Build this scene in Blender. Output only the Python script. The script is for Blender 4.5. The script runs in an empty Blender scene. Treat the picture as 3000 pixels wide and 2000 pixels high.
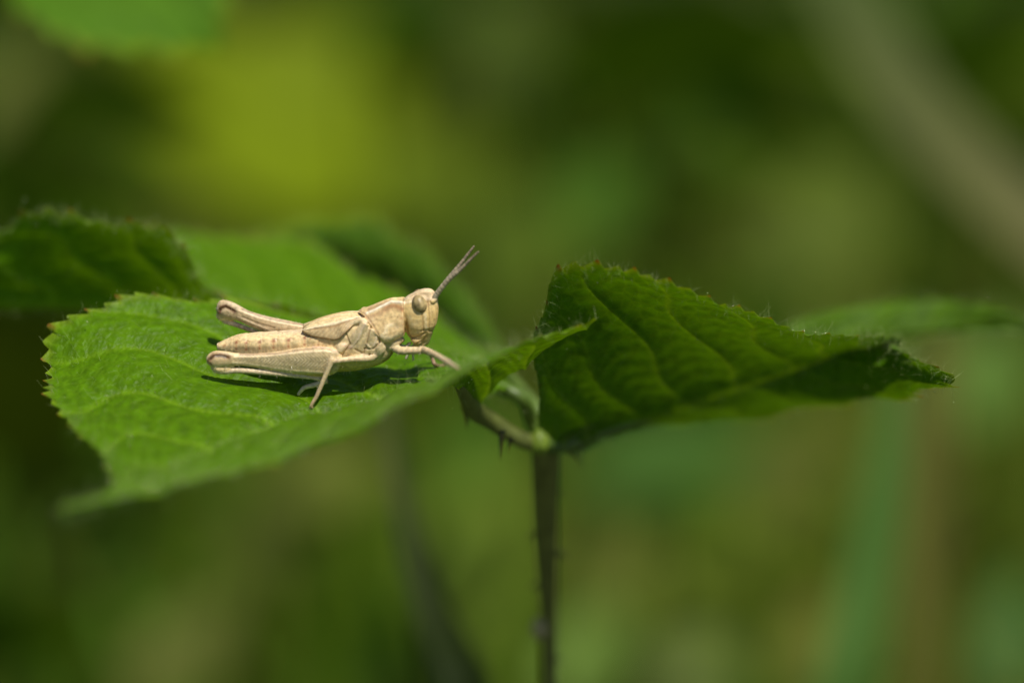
import bpy, math, random
import numpy as np
from mathutils import Vector, Matrix
from mathutils.bvhtree import BVHTree
from mathutils.kdtree import KDTree

# ------------------------------------------------------------------ camera, sky, sun
S = bpy.context.scene
PITCH = math.radians(20.0)
DIST = 0.158                                  # metres from lens to the plane in focus
FOC = Vector((0.0, 0.0, 0.30))                # the point in focus at the frame's centre, 30 cm above ground
RIGHT = Vector((1, 0, 0))
FWD = Vector((0, math.cos(PITCH), -math.sin(PITCH)))
UP = Vector((0, math.sin(PITCH), math.cos(PITCH)))
cam_d = bpy.data.cameras.new('camera')
cam = bpy.data.objects.new('camera', cam_d)
S.collection.objects.link(cam)
cam.location = FOC - FWD * DIST
cam.rotation_euler = (math.pi / 2 - PITCH, 0, 0)
cam_d.lens = 100.0
cam_d.sensor_width = 36.0
cam_d.clip_start = 0.005
cam_d.clip_end = 200.0
cam_d.dof.use_dof = True
cam_d.dof.focus_distance = DIST
cam_d.dof.aperture_fstop = 11.0
S.camera = cam

SUN_DIR = Vector((0.28, -0.27, 0.92)).normalized()     # from the leaf towards the sun
W = bpy.data.worlds.new('World')
S.world = W
W.use_nodes = True
wn, wl = W.node_tree.nodes, W.node_tree.links
sky = wn.new('ShaderNodeTexSky')
sky.sky_type = 'NISHITA'
sky.sun_disc = False
sky.sun_elevation = math.asin(SUN_DIR.z)
sky.sun_rotation = math.atan2(SUN_DIR.x, SUN_DIR.y)
wn['Background'].inputs['Strength'].default_value = 0.075
wl.new(sky.outputs[0], wn['Background'].inputs['Color'])
sun_d = bpy.data.lights.new('sun', 'SUN')
sun_d.energy = 4.9
sun_d.angle = math.radians(0.5)
sun_d.color = (1.0, 0.95, 0.86)
sun = bpy.data.objects.new('sun', sun_d)
S.collection.objects.link(sun)
sun.rotation_euler = SUN_DIR.to_track_quat('Z', 'Y').to_euler()
sun.location = (0, 0, 3)
S.view_settings.view_transform = 'Standard'
S.view_settings.look = 'None'
S.view_settings.exposure = 0.0
S.view_settings.gamma = 1.0
S.render.engine = 'CYCLES'
S.cycles.use_denoising = True
S.cycles.max_bounces = 6
S.cycles.transmission_bounces = 6
S.cycles.sample_clamp_indirect = 6.0

# ------------------------------------------------------------------ helpers
rng = np.random.default_rng(11)
random.seed(11)
PXM = DIST * 36.0 / 100.0 / 3000.0            # metres per photo pixel in the plane of focus
aR, aU, aF, aO = (np.array(v) for v in (RIGHT, UP, FWD, FOC))


def P(px, py, d=0.0):
    """photo pixel + millimetres behind (+) or before (-) the plane of focus -> world point (m)"""
    d = d * 0.001
    k = (DIST + d) / DIST * PXM
    return aO + aF * d + aR * ((px - 1500) * k) + aU * ((1000 - py) * k)


def PP(pts):
    return np.array([P(*p) for p in pts])


def catmull(pts, n):
    pts = np.asarray(pts, float)
    m = len(pts)
    t = np.linspace(0, m - 1, n)
    i = np.clip(t.astype(int), 0, m - 2)
    f = (t - i)[:, None]
    g = lambda j: pts[np.clip(j, 0, m - 1)]
    p0, p1, p2, p3 = g(i - 1), g(i), g(i + 1), g(i + 2)
    p0 = np.where((i == 0)[:, None], 2 * p1 - p2, p0)
    p3 = np.where((i == m - 2)[:, None], 2 * p2 - p1, p3)
    return 0.5 * (2 * p1 + (p2 - p0) * f + (2 * p0 - 5 * p1 + 4 * p2 - p3) * f ** 2 + (3 * p1 - p0 - 3 * p2 + p3) * f ** 3)


def densify(path, step):
    out = [np.asarray(path[0], float)]
    for a, b in zip(path[:-1], path[1:]):
        a, b = np.asarray(a, float), np.asarray(b, float)
        k = max(1, int(round(np.linalg.norm(b - a) / step)))
        out += [a + (b - a) * (i + 1) / k for i in range(k)]
    return np.array(out)


def norm(v):
    return v / np.maximum(np.linalg.norm(v, axis=-1, keepdims=True), 1e-12)


def loc_of(o):
    p = np.zeros(3)
    while o is not None:
        p += np.array(o.location)
        o = o.parent
    return p


def mesh_obj(name, V, F, mat, parent=None, cols=None, smooth=True, base=None):
    """V in world metres. A parented mesh keeps the origin of its thing."""
    V = np.asarray(V, float)
    org = loc_of(parent) if parent is not None else (np.array(base) if base is not None else np.zeros(3))
    me = bpy.data.meshes.new(name)
    F = F.tolist() if isinstance(F, np.ndarray) else F
    me.from_pydata((V - org).tolist(), [], F)
    for an, arr in (cols or {}).items():
        a = me.color_attributes.new(an, 'FLOAT_COLOR', 'POINT')
        arr = np.asarray(arr, np.float32)
        if arr.shape[1] == 3:
            arr = np.hstack([arr, np.ones((len(arr), 1), np.float32)])
        a.data.foreach_set('color', arr.ravel())
    if smooth:
        me.polygons.foreach_set('use_smooth', np.ones(len(me.polygons), bool))
    me.materials.append(mat)
    me.update()
    o = bpy.data.objects.new(name, me)
    S.collection.objects.link(o)
    if parent is not None:
        o.parent = parent
    else:
        o.location = org
    return o


def empty(name, loc):
    o = bpy.data.objects.new(name, None)
    o.empty_display_size = 0.005
    o.location = Vector(loc)
    S.collection.objects.link(o)
    return o


def tag(o, label=None, cat=None, group=None, kind=None):
    for k, v in (('label', label), ('category', cat), ('group', group), ('kind', kind)):
        if v:
            o[k] = v
    return o


def tube(path, rad, nseg=10, flat=None, side=None, n=None, cap=True):
    """closed tube along path (m); rad scalar / list; flat = ratio of the thickness along 'side'"""
    path = np.asarray(path, float)
    n = n or len(path)
    p = catmull(path, n)
    r = np.asarray(rad, float)
    if r.ndim == 0:
        r = np.full(len(path), float(r))
    r = catmull(r[:, None], n)[:, 0]
    t = norm(np.gradient(p, axis=0))
    s0 = np.array(side if side is not None else (0.13, -0.94, 0.31), float)
    a = norm(s0[None] - t * (t @ s0)[:, None])
    b = np.cross(t, a)
    fl = 1.0 if flat is None else flat
    ang = np.linspace(0, 2 * math.pi, nseg, endpoint=False)
    V = p[:, None] + r[:, None, None] * (np.cos(ang)[None, :, None] * a[:, None] * fl + np.sin(ang)[None, :, None] * b[:, None])
    V = V.reshape(-1, 3)
    F = [(i * nseg + j, i * nseg + (j + 1) % nseg, (i + 1) * nseg + (j + 1) % nseg, (i + 1) * nseg + j) for i in range(n - 1) for j in range(nseg)]
    if cap:
        F.append(tuple(range(nseg))[::-1])
        F.append(tuple((n - 1) * nseg + j for j in range(nseg)))
    return V, F


def join(parts):
    Vs, Fs, off = [], [], 0
    for V, F in parts:
        Vs.append(V)
        Fs += [tuple(i + off for i in f) for f in F]
        off += len(V)
    return np.vstack(Vs), Fs


def ellipsoid(c, a, b, e, nu=24, nv=16):
    u = np.linspace(0, 2 * math.pi, nu, endpoint=False)
    v = np.linspace(0.0, math.pi, nv)[1:-1]
    V = [c + e]
    for t in v:
        for q in u:
            V.append(c + a * math.sin(t) * math.cos(q) + b * math.sin(t) * math.sin(q) + e * math.cos(t))
    V.append(c - e)
    F = [(0, 1 + j, 1 + (j + 1) % nu) for j in range(nu)]
    for i in range(nv - 3):
        o = 1 + i * nu
        F += [(o + j, o + nu + j, o + nu + (j + 1) % nu, o + (j + 1) % nu) for j in range(nu)]
    o = 1 + (nv - 3) * nu
    F += [(o + (j + 1) % nu, o + j, o + nu) for j in range(nu)]
    return np.array(V), F


# ------------------------------------------------------------------ materials
def nodes_of(name):
    m = bpy.data.materials.new(name)
    m.use_nodes = True
    nt = m.node_tree
    return m, nt.nodes, nt.links, nt.nodes['Principled BSDF'], nt.nodes['Material Output']


def leaf_mat(name, trans=0.3, tcol=(0.25, 0.42, 0.02), rough=0.42, bump=0.25, spec=0.5, back=(1.0, 1.0, 1.0), noise=1.0, net=0.0):
    m, n, l, b, out = nodes_of(name)
    at = n.new('ShaderNodeVertexColor'); at.layer_name = 'col'
    tc = n.new('ShaderNodeTexCoord')
    nz = n.new('ShaderNodeTexNoise'); nz.inputs['Scale'].default_value = 1500; nz.inputs['Detail'].default_value = 5
    l.new(tc.outputs['Object'], nz.inputs['Vector'])
    mr = n.new('ShaderNodeMapRange'); mr.inputs['From Min'].default_value = 0.3; mr.inputs['From Max'].default_value = 0.7
    mr.inputs['To Min'].default_value = 1 - 0.22 * noise; mr.inputs['To Max'].default_value = 1 + 0.22 * noise
    l.new(nz.outputs['Fac'], mr.inputs['Value'])
    mul = n.new('ShaderNodeMix'); mul.data_type = 'RGBA'; mul.blend_type = 'MULTIPLY'; mul.inputs['Factor'].default_value = 1
    l.new(at.outputs['Color'], mul.inputs['A']); l.new(mr.outputs['Result'], mul.inputs['B'])
    if net:
        wob = n.new('ShaderNodeTexNoise'); wob.inputs['Scale'].default_value = 500
        l.new(tc.outputs['Object'], wob.inputs['Vector'])
        vm = n.new('ShaderNodeVectorMath'); vm.operation = 'MULTIPLY_ADD'; vm.inputs[1].default_value = (0.0009, 0.0009, 0.0009)
        l.new(wob.outputs['Color'], vm.inputs[0]); l.new(tc.outputs['Object'], vm.inputs[2])
        ve = n.new('ShaderNodeTexVoronoi'); ve.feature = 'DISTANCE_TO_EDGE'; ve.inputs['Scale'].default_value = 1350
        l.new(vm.outputs[0], ve.inputs['Vector'])
        ln = n.new('ShaderNodeMapRange'); ln.inputs['From Min'].default_value = 0.0; ln.inputs['From Max'].default_value = 0.16
        ln.inputs['To Min'].default_value = net; ln.inputs['To Max'].default_value = 0.0
        l.new(ve.outputs['Distance'], ln.inputs['Value'])
        vn = n.new('ShaderNodeMix'); vn.data_type = 'RGBA'; vn.inputs['B'].default_value = (0.20, 0.34, 0.01, 1)
        l.new(ln.outputs['Result'], vn.inputs['Factor']); l.new(mul.outputs['Result'], vn.inputs['A'])
        mul = vn
    geo = n.new('ShaderNodeNewGeometry')
    bk = n.new('ShaderNodeMix'); bk.data_type = 'RGBA'; bk.blend_type = 'MULTIPLY'
    bk.inputs['B'].default_value = (*back, 1)
    l.new(geo.outputs['Backfacing'], bk.inputs['Factor'])
    l.new(mul.outputs['Result'], bk.inputs['A'])
    l.new(bk.outputs['Result'], b.inputs['Base Color'])
    b.inputs['Roughness'].default_value = rough
    b.inputs['Specular IOR Level'].default_value = spec
    n2 = n.new('ShaderNodeTexNoise'); n2.inputs['Scale'].default_value = 4200; n2.inputs['Detail'].default_value = 3
    l.new(tc.outputs['Object'], n2.inputs['Vector'])
    vo = n.new('ShaderNodeTexVoronoi'); vo.inputs['Scale'].default_value = 2600
    l.new(tc.outputs['Object'], vo.inputs['Vector'])
    ad = n.new('ShaderNodeMath'); ad.operation = 'ADD'
    l.new(n2.outputs['Fac'], ad.inputs[0]); l.new(vo.outputs['Distance'], ad.inputs[1])
    pk = ad
    if net:
        pk = n.new('ShaderNodeMath'); pk.operation = 'MULTIPLY_ADD'; pk.inputs[1].default_value = -3.0
        l.new(ln.outputs['Result'], pk.inputs[0]); l.new(ad.outputs[0], pk.inputs[2])
    bp = n.new('ShaderNodeBump'); bp.inputs['Strength'].default_value = bump; bp.inputs['Distance'].default_value = 0.0002
    l.new(pk.outputs[0], bp.inputs['Height'])
    l.new(bp.outputs['Normal'], b.inputs['Normal'])
    tr = n.new('ShaderNodeBsdfTranslucent')
    tm = n.new('ShaderNodeMix'); tm.data_type = 'RGBA'; tm.blend_type = 'MULTIPLY'; tm.inputs['Factor'].default_value = 1
    tm.inputs['B'].default_value = (*tcol, 1)         # light through the blade: its own colour, yellower
    l.new(mul.outputs['Result'], tm.inputs['A'])
    l.new(tm.outputs['Result'], tr.inputs['Color'])
    mx = n.new('ShaderNodeMixShader'); mx.inputs['Fac'].default_value = trans
    l.new(b.outputs[0], mx.inputs[1]); l.new(tr.outputs[0], mx.inputs[2])
    l.new(mx.outputs[0], out.inputs['Surface'])
    return m


def attr_mat(name, rough=0.5, spec=0.4, sss=0.0, sssr=0.0004, noise=0.15, nscale=3000, bump=0.15, coat=0.0):
    m, n, l, b, out = nodes_of(name)
    at = n.new('ShaderNodeVertexColor'); at.layer_name = 'col'
    tc = n.new('ShaderNodeTexCoord')
    nz = n.new('ShaderNodeTexNoise'); nz.inputs['Scale'].default_value = nscale; nz.inputs['Detail'].default_value = 6
    l.new(tc.outputs['Object'], nz.inputs['Vector'])
    mr = n.new('ShaderNodeMapRange'); mr.inputs['From Min'].default_value = 0.3; mr.inputs['From Max'].default_value = 0.7
    mr.inputs['To Min'].default_value = 1 - noise; mr.inputs['To Max'].default_value = 1 + noise * 0.6
    l.new(nz.outputs['Fac'], mr.inputs['Value'])
    mul = n.new('ShaderNodeMix'); mul.data_type = 'RGBA'; mul.blend_type = 'MULTIPLY'; mul.inputs['Factor'].default_value = 1
    l.new(at.outputs['Color'], mul.inputs['A']); l.new(mr.outputs['Result'], mul.inputs['B'])
    l.new(mul.outputs['Result'], b.inputs['Base Color'])
    b.inputs['Roughness'].default_value = rough
    b.inputs['Specular IOR Level'].default_value = spec
    b.inputs['Coat Weight'].default_value = coat
    if sss:
        b.inputs['Subsurface Weight'].default_value = sss
        b.inputs['Subsurface Scale'].default_value = sssr
        b.inputs['Subsurface Radius'].default_value = (1.0, 0.7, 0.35)
    bp = n.new('ShaderNodeBump'); bp.inputs['Strength'].default_value = bump; bp.inputs['Distance'].default_value = 0.00008
    n2 = n.new('ShaderNodeTexNoise'); n2.inputs['Scale'].default_value = nscale * 2.2; n2.inputs['Detail'].default_value = 3
    l.new(tc.outputs['Object'], n2.inputs['Vector'])
    l.new(n2.outputs['Fac'], bp.inputs['Height']); l.new(bp.outputs['Normal'], b.inputs['Normal'])
    return m


def hair_mat(name, col, rough=0.22):
    m, n, l, b, out = nodes_of(name)
    tc = n.new('ShaderNodeTexCoord')
    nz = n.new('ShaderNodeTexNoise'); nz.inputs['Scale'].default_value = 900
    l.new(tc.outputs['Object'], nz.inputs['Vector'])
    cr = n.new('ShaderNodeValToRGB')
    cr.color_ramp.elements[0].color = (*[c * 0.75 for c in col], 1)
    cr.color_ramp.elements[1].color = (*col, 1)
    l.new(nz.outputs['Fac'], cr.inputs['Fac']); l.new(cr.outputs['Color'], b.inputs['Base Color'])
    b.inputs['Roughness'].default_value = rough
    b.inputs['Specular IOR Level'].default_value = 0.8
    b.inputs['Transmission Weight'].default_value = 0.25
    return m


M_leaf = leaf_mat('bramble_leaf_blade', trans=0.32, tcol=(1.85, 1.6, 0.3), rough=0.44, bump=0.4, spec=0.14, back=(0.9, 0.95, 1.1), net=0.12)
M_under = leaf_mat('undergrowth_leaf', trans=0.25, tcol=(1.6, 1.5, 0.6), rough=0.6, spec=0.06, bump=0.0, noise=0.3)
M_stalk = attr_mat('bramble_stalk', rough=0.45, noise=0.3, nscale=1200)
M_cuticle = attr_mat('grasshopper_cuticle', rough=0.42, spec=0.35, sss=0.25, sssr=0.0002, noise=0.3, nscale=5200, bump=0.22)
M_eye = attr_mat('compound_eye', rough=0.42, spec=0.35, noise=0.6, nscale=3600, bump=0.3)
M_hair = hair_mat('leaf_hair', (0.50, 0.60, 0.22), 0.10)
M_seta = hair_mat('insect_bristle', (0.75, 0.66, 0.45), 0.3)
M_dry = attr_mat('dry_grass', rough=0.6, noise=0.25, nscale=500, bump=0.1)


def ground_mat():
    m, n, l, b, out = nodes_of('meadow_soil')
    tc = n.new('ShaderNodeTexCoord')
    nz = n.new('ShaderNodeTexNoise'); nz.inputs['Scale'].default_value = 60; nz.inputs['Detail'].default_value = 10; nz.inputs['Roughness'].default_value = 0.7
    l.new(tc.outputs['Object'], nz.inputs['Vector'])
    nb = n.new('ShaderNodeTexNoise'); nb.inputs['Scale'].default_value = 1.7; nb.inputs['Detail'].default_value = 6
    l.new(tc.outputs['Object'], nb.inputs['Vector'])
    av = n.new('ShaderNodeMath'); av.operation = 'MULTIPLY_ADD'; av.inputs[1].default_value = 0.6
    l.new(nz.outputs['Fac'], av.inputs[0])
    hf = n.new('ShaderNodeMath'); hf.operation = 'MULTIPLY'; hf.inputs[1].default_value = 0.4
    l.new(nb.outputs['Fac'], hf.inputs[0]); l.new(hf.outputs[0], av.inputs[2])
    cr = n.new('ShaderNodeValToRGB')
    cr.color_ramp.elements[0].position = 0.4; cr.color_ramp.elements[0].color = (0.03, 0.055, 0.008, 1)
    cr.color_ramp.elements[1].position = 0.62; cr.color_ramp.elements[1].color = (0.09, 0.11, 0.022, 1)
    l.new(av.outputs[0], cr.inputs['Fac']); l.new(cr.outputs['Color'], b.inputs['Base Color'])
    b.inputs['Roughness'].default_value = 0.9
    bp = n.new('ShaderNodeBump'); bp.inputs['Strength'].default_value = 0.5; bp.inputs['Distance'].default_value = 0.02
    l.new(nz.outputs['Fac'], bp.inputs['Height']); l.new(bp.outputs['Normal'], b.inputs['Normal'])
    return m


# ------------------------------------------------------------------ ground
gx = np.concatenate([-np.geomspace(0.5, 60, 16)[::-1], np.linspace(-0.45, 0.45, 10), np.geomspace(0.5, 60, 16)])
gy = np.concatenate([-np.geomspace(0.5, 60, 12)[::-1], np.linspace(-0.45, 2.5, 40), np.geomspace(2.8, 90, 16)])
GX, GY = np.meshgrid(gx, gy)
GZ = 0.012 * np.sin(GX * 7.1 + 1) * np.cos(GY * 5.3) * np.exp(-(GX ** 2 + GY ** 2) / 30)
gv = np.stack([GX, GY, GZ], -1).reshape(-1, 3)
nx_, ny_ = len(gx), len(gy)
gf = [(j * nx_ + i, j * nx_ + i + 1, (j + 1) * nx_ + i + 1, (j + 1) * nx_ + i) for j in range(ny_ - 1) for i in range(nx_ - 1)]
tag(mesh_obj('ground', gv, gf, ground_mat()), kind='structure')


# ------------------------------------------------------------------ leaves
def sawtooth(s):
    """double serration of a bramble margin, 0..1, leaning towards the tip"""
    f = s - np.floor(s)
    a = np.where(f < 0.72, f / 0.72, (1 - f) / 0.28)
    g = s * 0.5 - np.floor(s * 0.5)
    return a ** 1.25 * (0.75 + 0.35 * (g > 0.5))


def leaf_grid(mid, A, B, nu=260, nv=34, sag=(0.0, 0.0), veins=8, slant=0.26, amp=0.00028, tooth=0.0006, pitch=0.00105, upsign=1, curl=(0, 0), amp2=0.00007, margin_wave=0.0):
    """mid, A, B: world control points (same count); returns grid verts [nu, 2nv+1], normals, v values, vein strength, tooth"""
    M, A, B = catmull(mid, nu), catmull(A, nu), catmull(B, nu)
    vs = np.concatenate([-np.linspace(1, 0, nv + 1) ** 0.85, np.linspace(0, 1, nv + 1)[1:] ** 0.85])
    u = np.linspace(0, 1, nu)
    G = np.zeros((nu, 2 * nv + 1, 3))
    mt = norm(np.gradient(M, axis=0))
    red = np.zeros((nu, 2 * nv + 1))
    for sgn, E, sg, cu in ((-1, A, sag[0], curl[0]), (1, B, sag[1], curl[1])):
        wv = E - M
        wl_ = np.linalg.norm(wv, axis=1)
        N = norm(np.cross(mt, wv)) * (sgn * upsign)
        C = (M + E) / 2 + N * (sg * wl_)[:, None]
        s = np.concatenate([[0], np.cumsum(np.linalg.norm(np.diff(E, axis=0), axis=1))])
        tt = sawtooth(s / pitch) * np.clip(wl_ / 0.003, 0.05, 1)
        wob = 0.25 * np.sin(s / pitch * 0.9 + 1.3) + 1.6 * np.sin(s / pitch * 1.15 + 0.6) * np.clip(wl_ / 0.006, 0, 1)
        cols = [k for k, v in enumerate(vs) if (v < 0 if sgn < 0 else v > 0)]
        ed = norm(wv)
        for k in cols:
            v = abs(vs[k])
            Q = (1 - v) ** 2 * M + 2 * v * (1 - v) * C + v ** 2 * E
            q = np.clip((v - 0.86) / 0.14, 0, 1)
            Q = Q + ed * (tooth * (tt + wob * 0.4 - 0.4) * q ** 1.6)[:, None] + mt * (tooth * 0.5 * tt * q ** 1.6)[:, None]
            Q = Q + N * (cu * wl_ * np.clip((v - 0.7) / 0.3, 0, 1) ** 2)[:, None]
            if margin_wave:
                Q = Q + N * (margin_wave * np.sin(s / 0.0034 + 2 * sgn) * np.clip((v - 0.45) / 0.55, 0, 1) ** 1.5)[:, None]
            G[:, k] = Q
            red[:, k] = np.clip((tt - 0.75) / 0.25, 0, 1) * np.clip((v - 0.965) / 0.035, 0, 1)
    G[:, nv] = M
    du = np.gradient(G, axis=0)
    dv = np.gradient(G, axis=1)
    Nn = norm(np.cross(du, dv)) * upsign
    uu, vv = np.meshgrid(u, np.abs(vs), indexing='ij')
    w = uu - slant * vv ** 1.15
    ph = w * veins + 0.12 * np.sin(vv * 9 + uu * 17)
    arch = np.abs(np.sin(math.pi * ph)) ** 0.65
    vein = np.exp(-((np.abs(ph - np.round(ph))) / 0.04) ** 2) * (1 - 0.5 * vv)
    vein = np.maximum(vein, np.exp(-(vv / 0.022) ** 2))
    fr = ph - np.floor(ph)
    lad = np.sin(2 * math.pi * (vv * 11 + 1.2 * np.abs(fr - 0.5) + 0.6 * np.sin(np.floor(ph) * 4.1)))
    h = amp * (arch - 0.5) * np.clip(vv * 5, 0, 1) * (1 - 0.45 * vv) + amp2 * lad * arch * np.clip(1.15 - vv, 0, 1)
    h -= amp * 1.1 * np.exp(-(vv / 0.05) ** 2)
    G = G + Nn * h[..., None]
    du = np.gradient(G, axis=0); dv = np.gradient(G, axis=1)
    Nn = norm(np.cross(du, dv)) * upsign
    return G, Nn, uu, vv, vein, red, lad * arch


def grid_faces(nu, nw, flip):
    i, j = np.meshgrid(np.arange(nu - 1), np.arange(nw - 1), indexing='ij')
    a = (i * nw + j).ravel(); b = a + nw
    F = np.stack([a, b, b + 1, a + 1], 1)
    return F[:, ::-1] if flip else F


def hairs_on(G, N, count, lmin, lmax, rad, weight, both=0.0, lean=0.55, glint_beads=0.0, seed=0):
    r = np.random.default_rng(seed)
    nu, nw = G.shape[:2]
    wt = weight.ravel() / weight.sum()
    idx = r.choice(nu * nw, count, p=wt)
    base = G.reshape(-1, 3)[idx] + r.normal(0, 0.00006, (count, 3))
    nn = N.reshape(-1, 3)[idx].copy()
    nn[r.random(count) < both] *= -1
    base = G.reshape(-1, 3)[idx]
    d = norm(nn + r.normal(0, lean, (count, 3)))
    bend = norm(r.normal(0, 1, (count, 3))) * 0.25
    L = r.uniform(lmin, lmax, count)[:, None]
    a = norm(np.cross(d, r.normal(0, 1, (count, 3))))
    b = np.cross(d, a)
    rr = rad * r.uniform(0.7, 1.3, count)[:, None]
    V = np.zeros((count, 7, 3))
    for k in range(3):
        q = 2 * math.pi * k / 3
        o = a * math.cos(q) + b * math.sin(q)
        V[:, k] = base + o * rr
        V[:, 3 + k] = base + d * L * 0.55 + bend * L * 0.12 + o * rr * 0.75
    V[:, 6] = base + d * L + bend * L * 0.5
    o = (np.arange(count) * 7)[:, None]
    quads = [np.hstack([o + k, o + (k + 1) % 3, o + 3 + (k + 1) % 3, o + 3 + k]) for k in range(3)]
    tris = [np.hstack([o + 3 + k, o + 3 + (k + 1) % 3, o + 6]) for k in range(3)]
    F = np.vstack(quads).tolist() + np.vstack(tris).tolist()
    Vall = [V.reshape(-1, 3)]
    if glint_beads:                                    # tiny shiny beads added on some hairs to imitate bokeh glints
        sel = np.where(r.random(count) < glint_beads)[0]
        off = count * 7
        ot, of = ellipsoid(np.zeros(3), np.array((1., 0, 0)), np.array((0, 1., 0)), np.array((0, 0, 1.)), 8, 6)
        for i in sel:
            Vall.append(V[i, 6] + ot * r.uniform(0.00002, 0.00005))
            F += [tuple(off + q for q in f) for f in of]
            off += len(ot)
    return np.vstack(Vall), F


def build_leaflet(parent, mid, A, B, base_col, vein_col, upsign=1, label=None, nhair=2500, hair_len=(0.0004, 0.001), both=0.3, hseed=1, margin_hair=3.0, glint_beads=0.05, name='leaflet', mat=None, toothred=(0.20, 0.03, 0.015), hair_rad=0.0000055, **kw):
    G, N, uu, vv, vein, red, lad = leaf_grid(mid, A, B, upsign=upsign, **kw)
    nu, nw = G.shape[:2]
    r = np.random.default_rng(hseed)
    col = np.array(base_col)[None, None] * (1 + 0.10 * lad[..., None] - 0.10 * (1 - vv[..., None]))
    e = np.clip((vv - 0.955) / 0.045, 0, 1)[..., None]
    col = col * (1 - 0.5 * e) + np.array((0.24, 0.32, 0.02)) * 0.5 * e  # margin colour lightened to imitate its sunlit rim
    col = col * (1 - 0.75 * vein[..., None]) + np.array(vein_col) * 0.75 * vein[..., None]
    col = col * (1 - red[..., None]) + np.array(toothred) * red[..., None]
    o = mesh_obj(name, G.reshape(-1, 3), grid_faces(nu, nw, upsign < 0), mat or M_leaf, parent, {'col': col.reshape(-1, 3)})
    if label:
        o['label'] = label
    if nhair:
        w = 0.10 + margin_hair * np.clip((vv - 0.9) / 0.1, 0, 1) + 3.0 * np.exp(-(vv / 0.05) ** 2) + 1.0 * vein
        V, F = hairs_on(G, N, nhair, hair_len[0], hair_len[1], hair_rad, w, both, glint_beads=glint_beads, seed=hseed)
        h = mesh_obj('hairs', V, F, M_hair, o)
        h['kind'] = 'stuff'
    return o, G, N


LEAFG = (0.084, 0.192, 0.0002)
VEING = (0.19, 0.34, 0.012)

bramble = empty('bramble_leaf', P(1620, 2600, 24) * np.array((1, 1, 0)))
tag(bramble, 'toothed bramble leaf of several hairy green leaflets carrying the grasshopper, on a prickly stalk', 'bramble leaf')

# the leaflet the grasshopper stands on: upper face up, folded along the midrib
mid = PP([(1385, 1195, 5), (1335, 1108, -0.6), (1190, 1140, -0.9), (1010, 1195, -0.9), (870, 1222, -2.0), (720, 1275, -4.5), (600, 1325, -7.5), (490, 1378, -10.5), (425, 1422, -13.5), (320, 1462, -16), (185, 1495, -19)])
near = PP([(1745, 928, -2), (1560, 990, -5), (1370, 1112, -10.5), (1180, 1205, -12.5), (960, 1290, -13), (800, 1338, -13.8), (660, 1378, -14.5), (560, 1410, -15.2), (480, 1440, -16), (345, 1478, -17), (185, 1495, -19)])
far = PP([(1430, 1070, 4), (1330, 1030, 8), (1080, 960, 9), (780, 905, 7), (530, 882, 4.5), (245, 895, 3), (135, 1060, 0.5), (195, 1240, -5), (330, 1385, -11.5), (290, 1445, -15.5), (185, 1495, -19)])
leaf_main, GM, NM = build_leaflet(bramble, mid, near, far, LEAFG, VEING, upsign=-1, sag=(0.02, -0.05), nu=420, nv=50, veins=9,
                                  label='broad sunlit leaflet under the grasshopper, upper face up', nhair=3400, both=0.15, hseed=3, margin_hair=1.2, curl=(0.0, 0.0), margin_wave=0.0003, amp=0.00045, amp2=0.00005, glint_beads=0.05)
# pollen and dust specks on it, plus near-margin beads imitating bokeh glints
rs = np.random.default_rng(4)
parts = []
for k in range(70):
    if k < 16:
        i, j = rs.integers(60, 400), rs.integers(0, 4)
        r_ = rs.uniform(0.00003, 0.00006)
    else:
        i, j = rs.integers(30, 400), rs.integers(4, GM.shape[1] - 3)
        r_ = rs.uniform(0.000012, 0.00003)
    parts.append(ellipsoid(GM[i, j] + NM[i, j] * r_ * 0.7, np.array((r_, 0, 0)), np.array((0, r_ * rs.uniform(0.7, 1.3), 0)), np.array((0, 0, r_)), 10, 7))
V, F = join(parts)
tag(mesh_obj('pollen_and_glint_specks', V, F, hair_mat('pollen_and_glint', (0.85, 0.82, 0.62), 0.15), leaf_main), kind='stuff')
# right leaflet: tilted so that its ribbed underside faces us
mid = PP([(1635, 1305, 8.5), (1800, 1250, 9.5), (2050, 1168, 9.5), (2290, 1085, 9), (2480, 1025, 8), (2640, 1000, 6)])
upr = PP([(1570, 1240, 6.5), (1560, 950, 0.5), (1680, 762, -2), (2010, 825, -2), (2380, 965, 1), (2640, 1000, 5)])
low = PP([(1690, 1335, 10), (1900, 1250, 13.5), (2230, 1222, 13.5), (2560, 1176, 8), (2785, 1128, 0.5), (2600, 1022, 4)])
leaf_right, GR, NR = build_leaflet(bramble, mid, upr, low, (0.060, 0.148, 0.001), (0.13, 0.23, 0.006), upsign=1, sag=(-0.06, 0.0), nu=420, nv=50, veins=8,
                                   label='shaded leaflet showing its ribbed hairy underside and red tooth tips', nhair=3000, margin_hair=1.2, hair_rad=0.0000045, both=0.6, hseed=5, amp=0.0003, amp2=0.00004, slant=0.03, margin_wave=0.00025, glint_beads=0.03, curl=(-0.04, 0.0))
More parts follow.
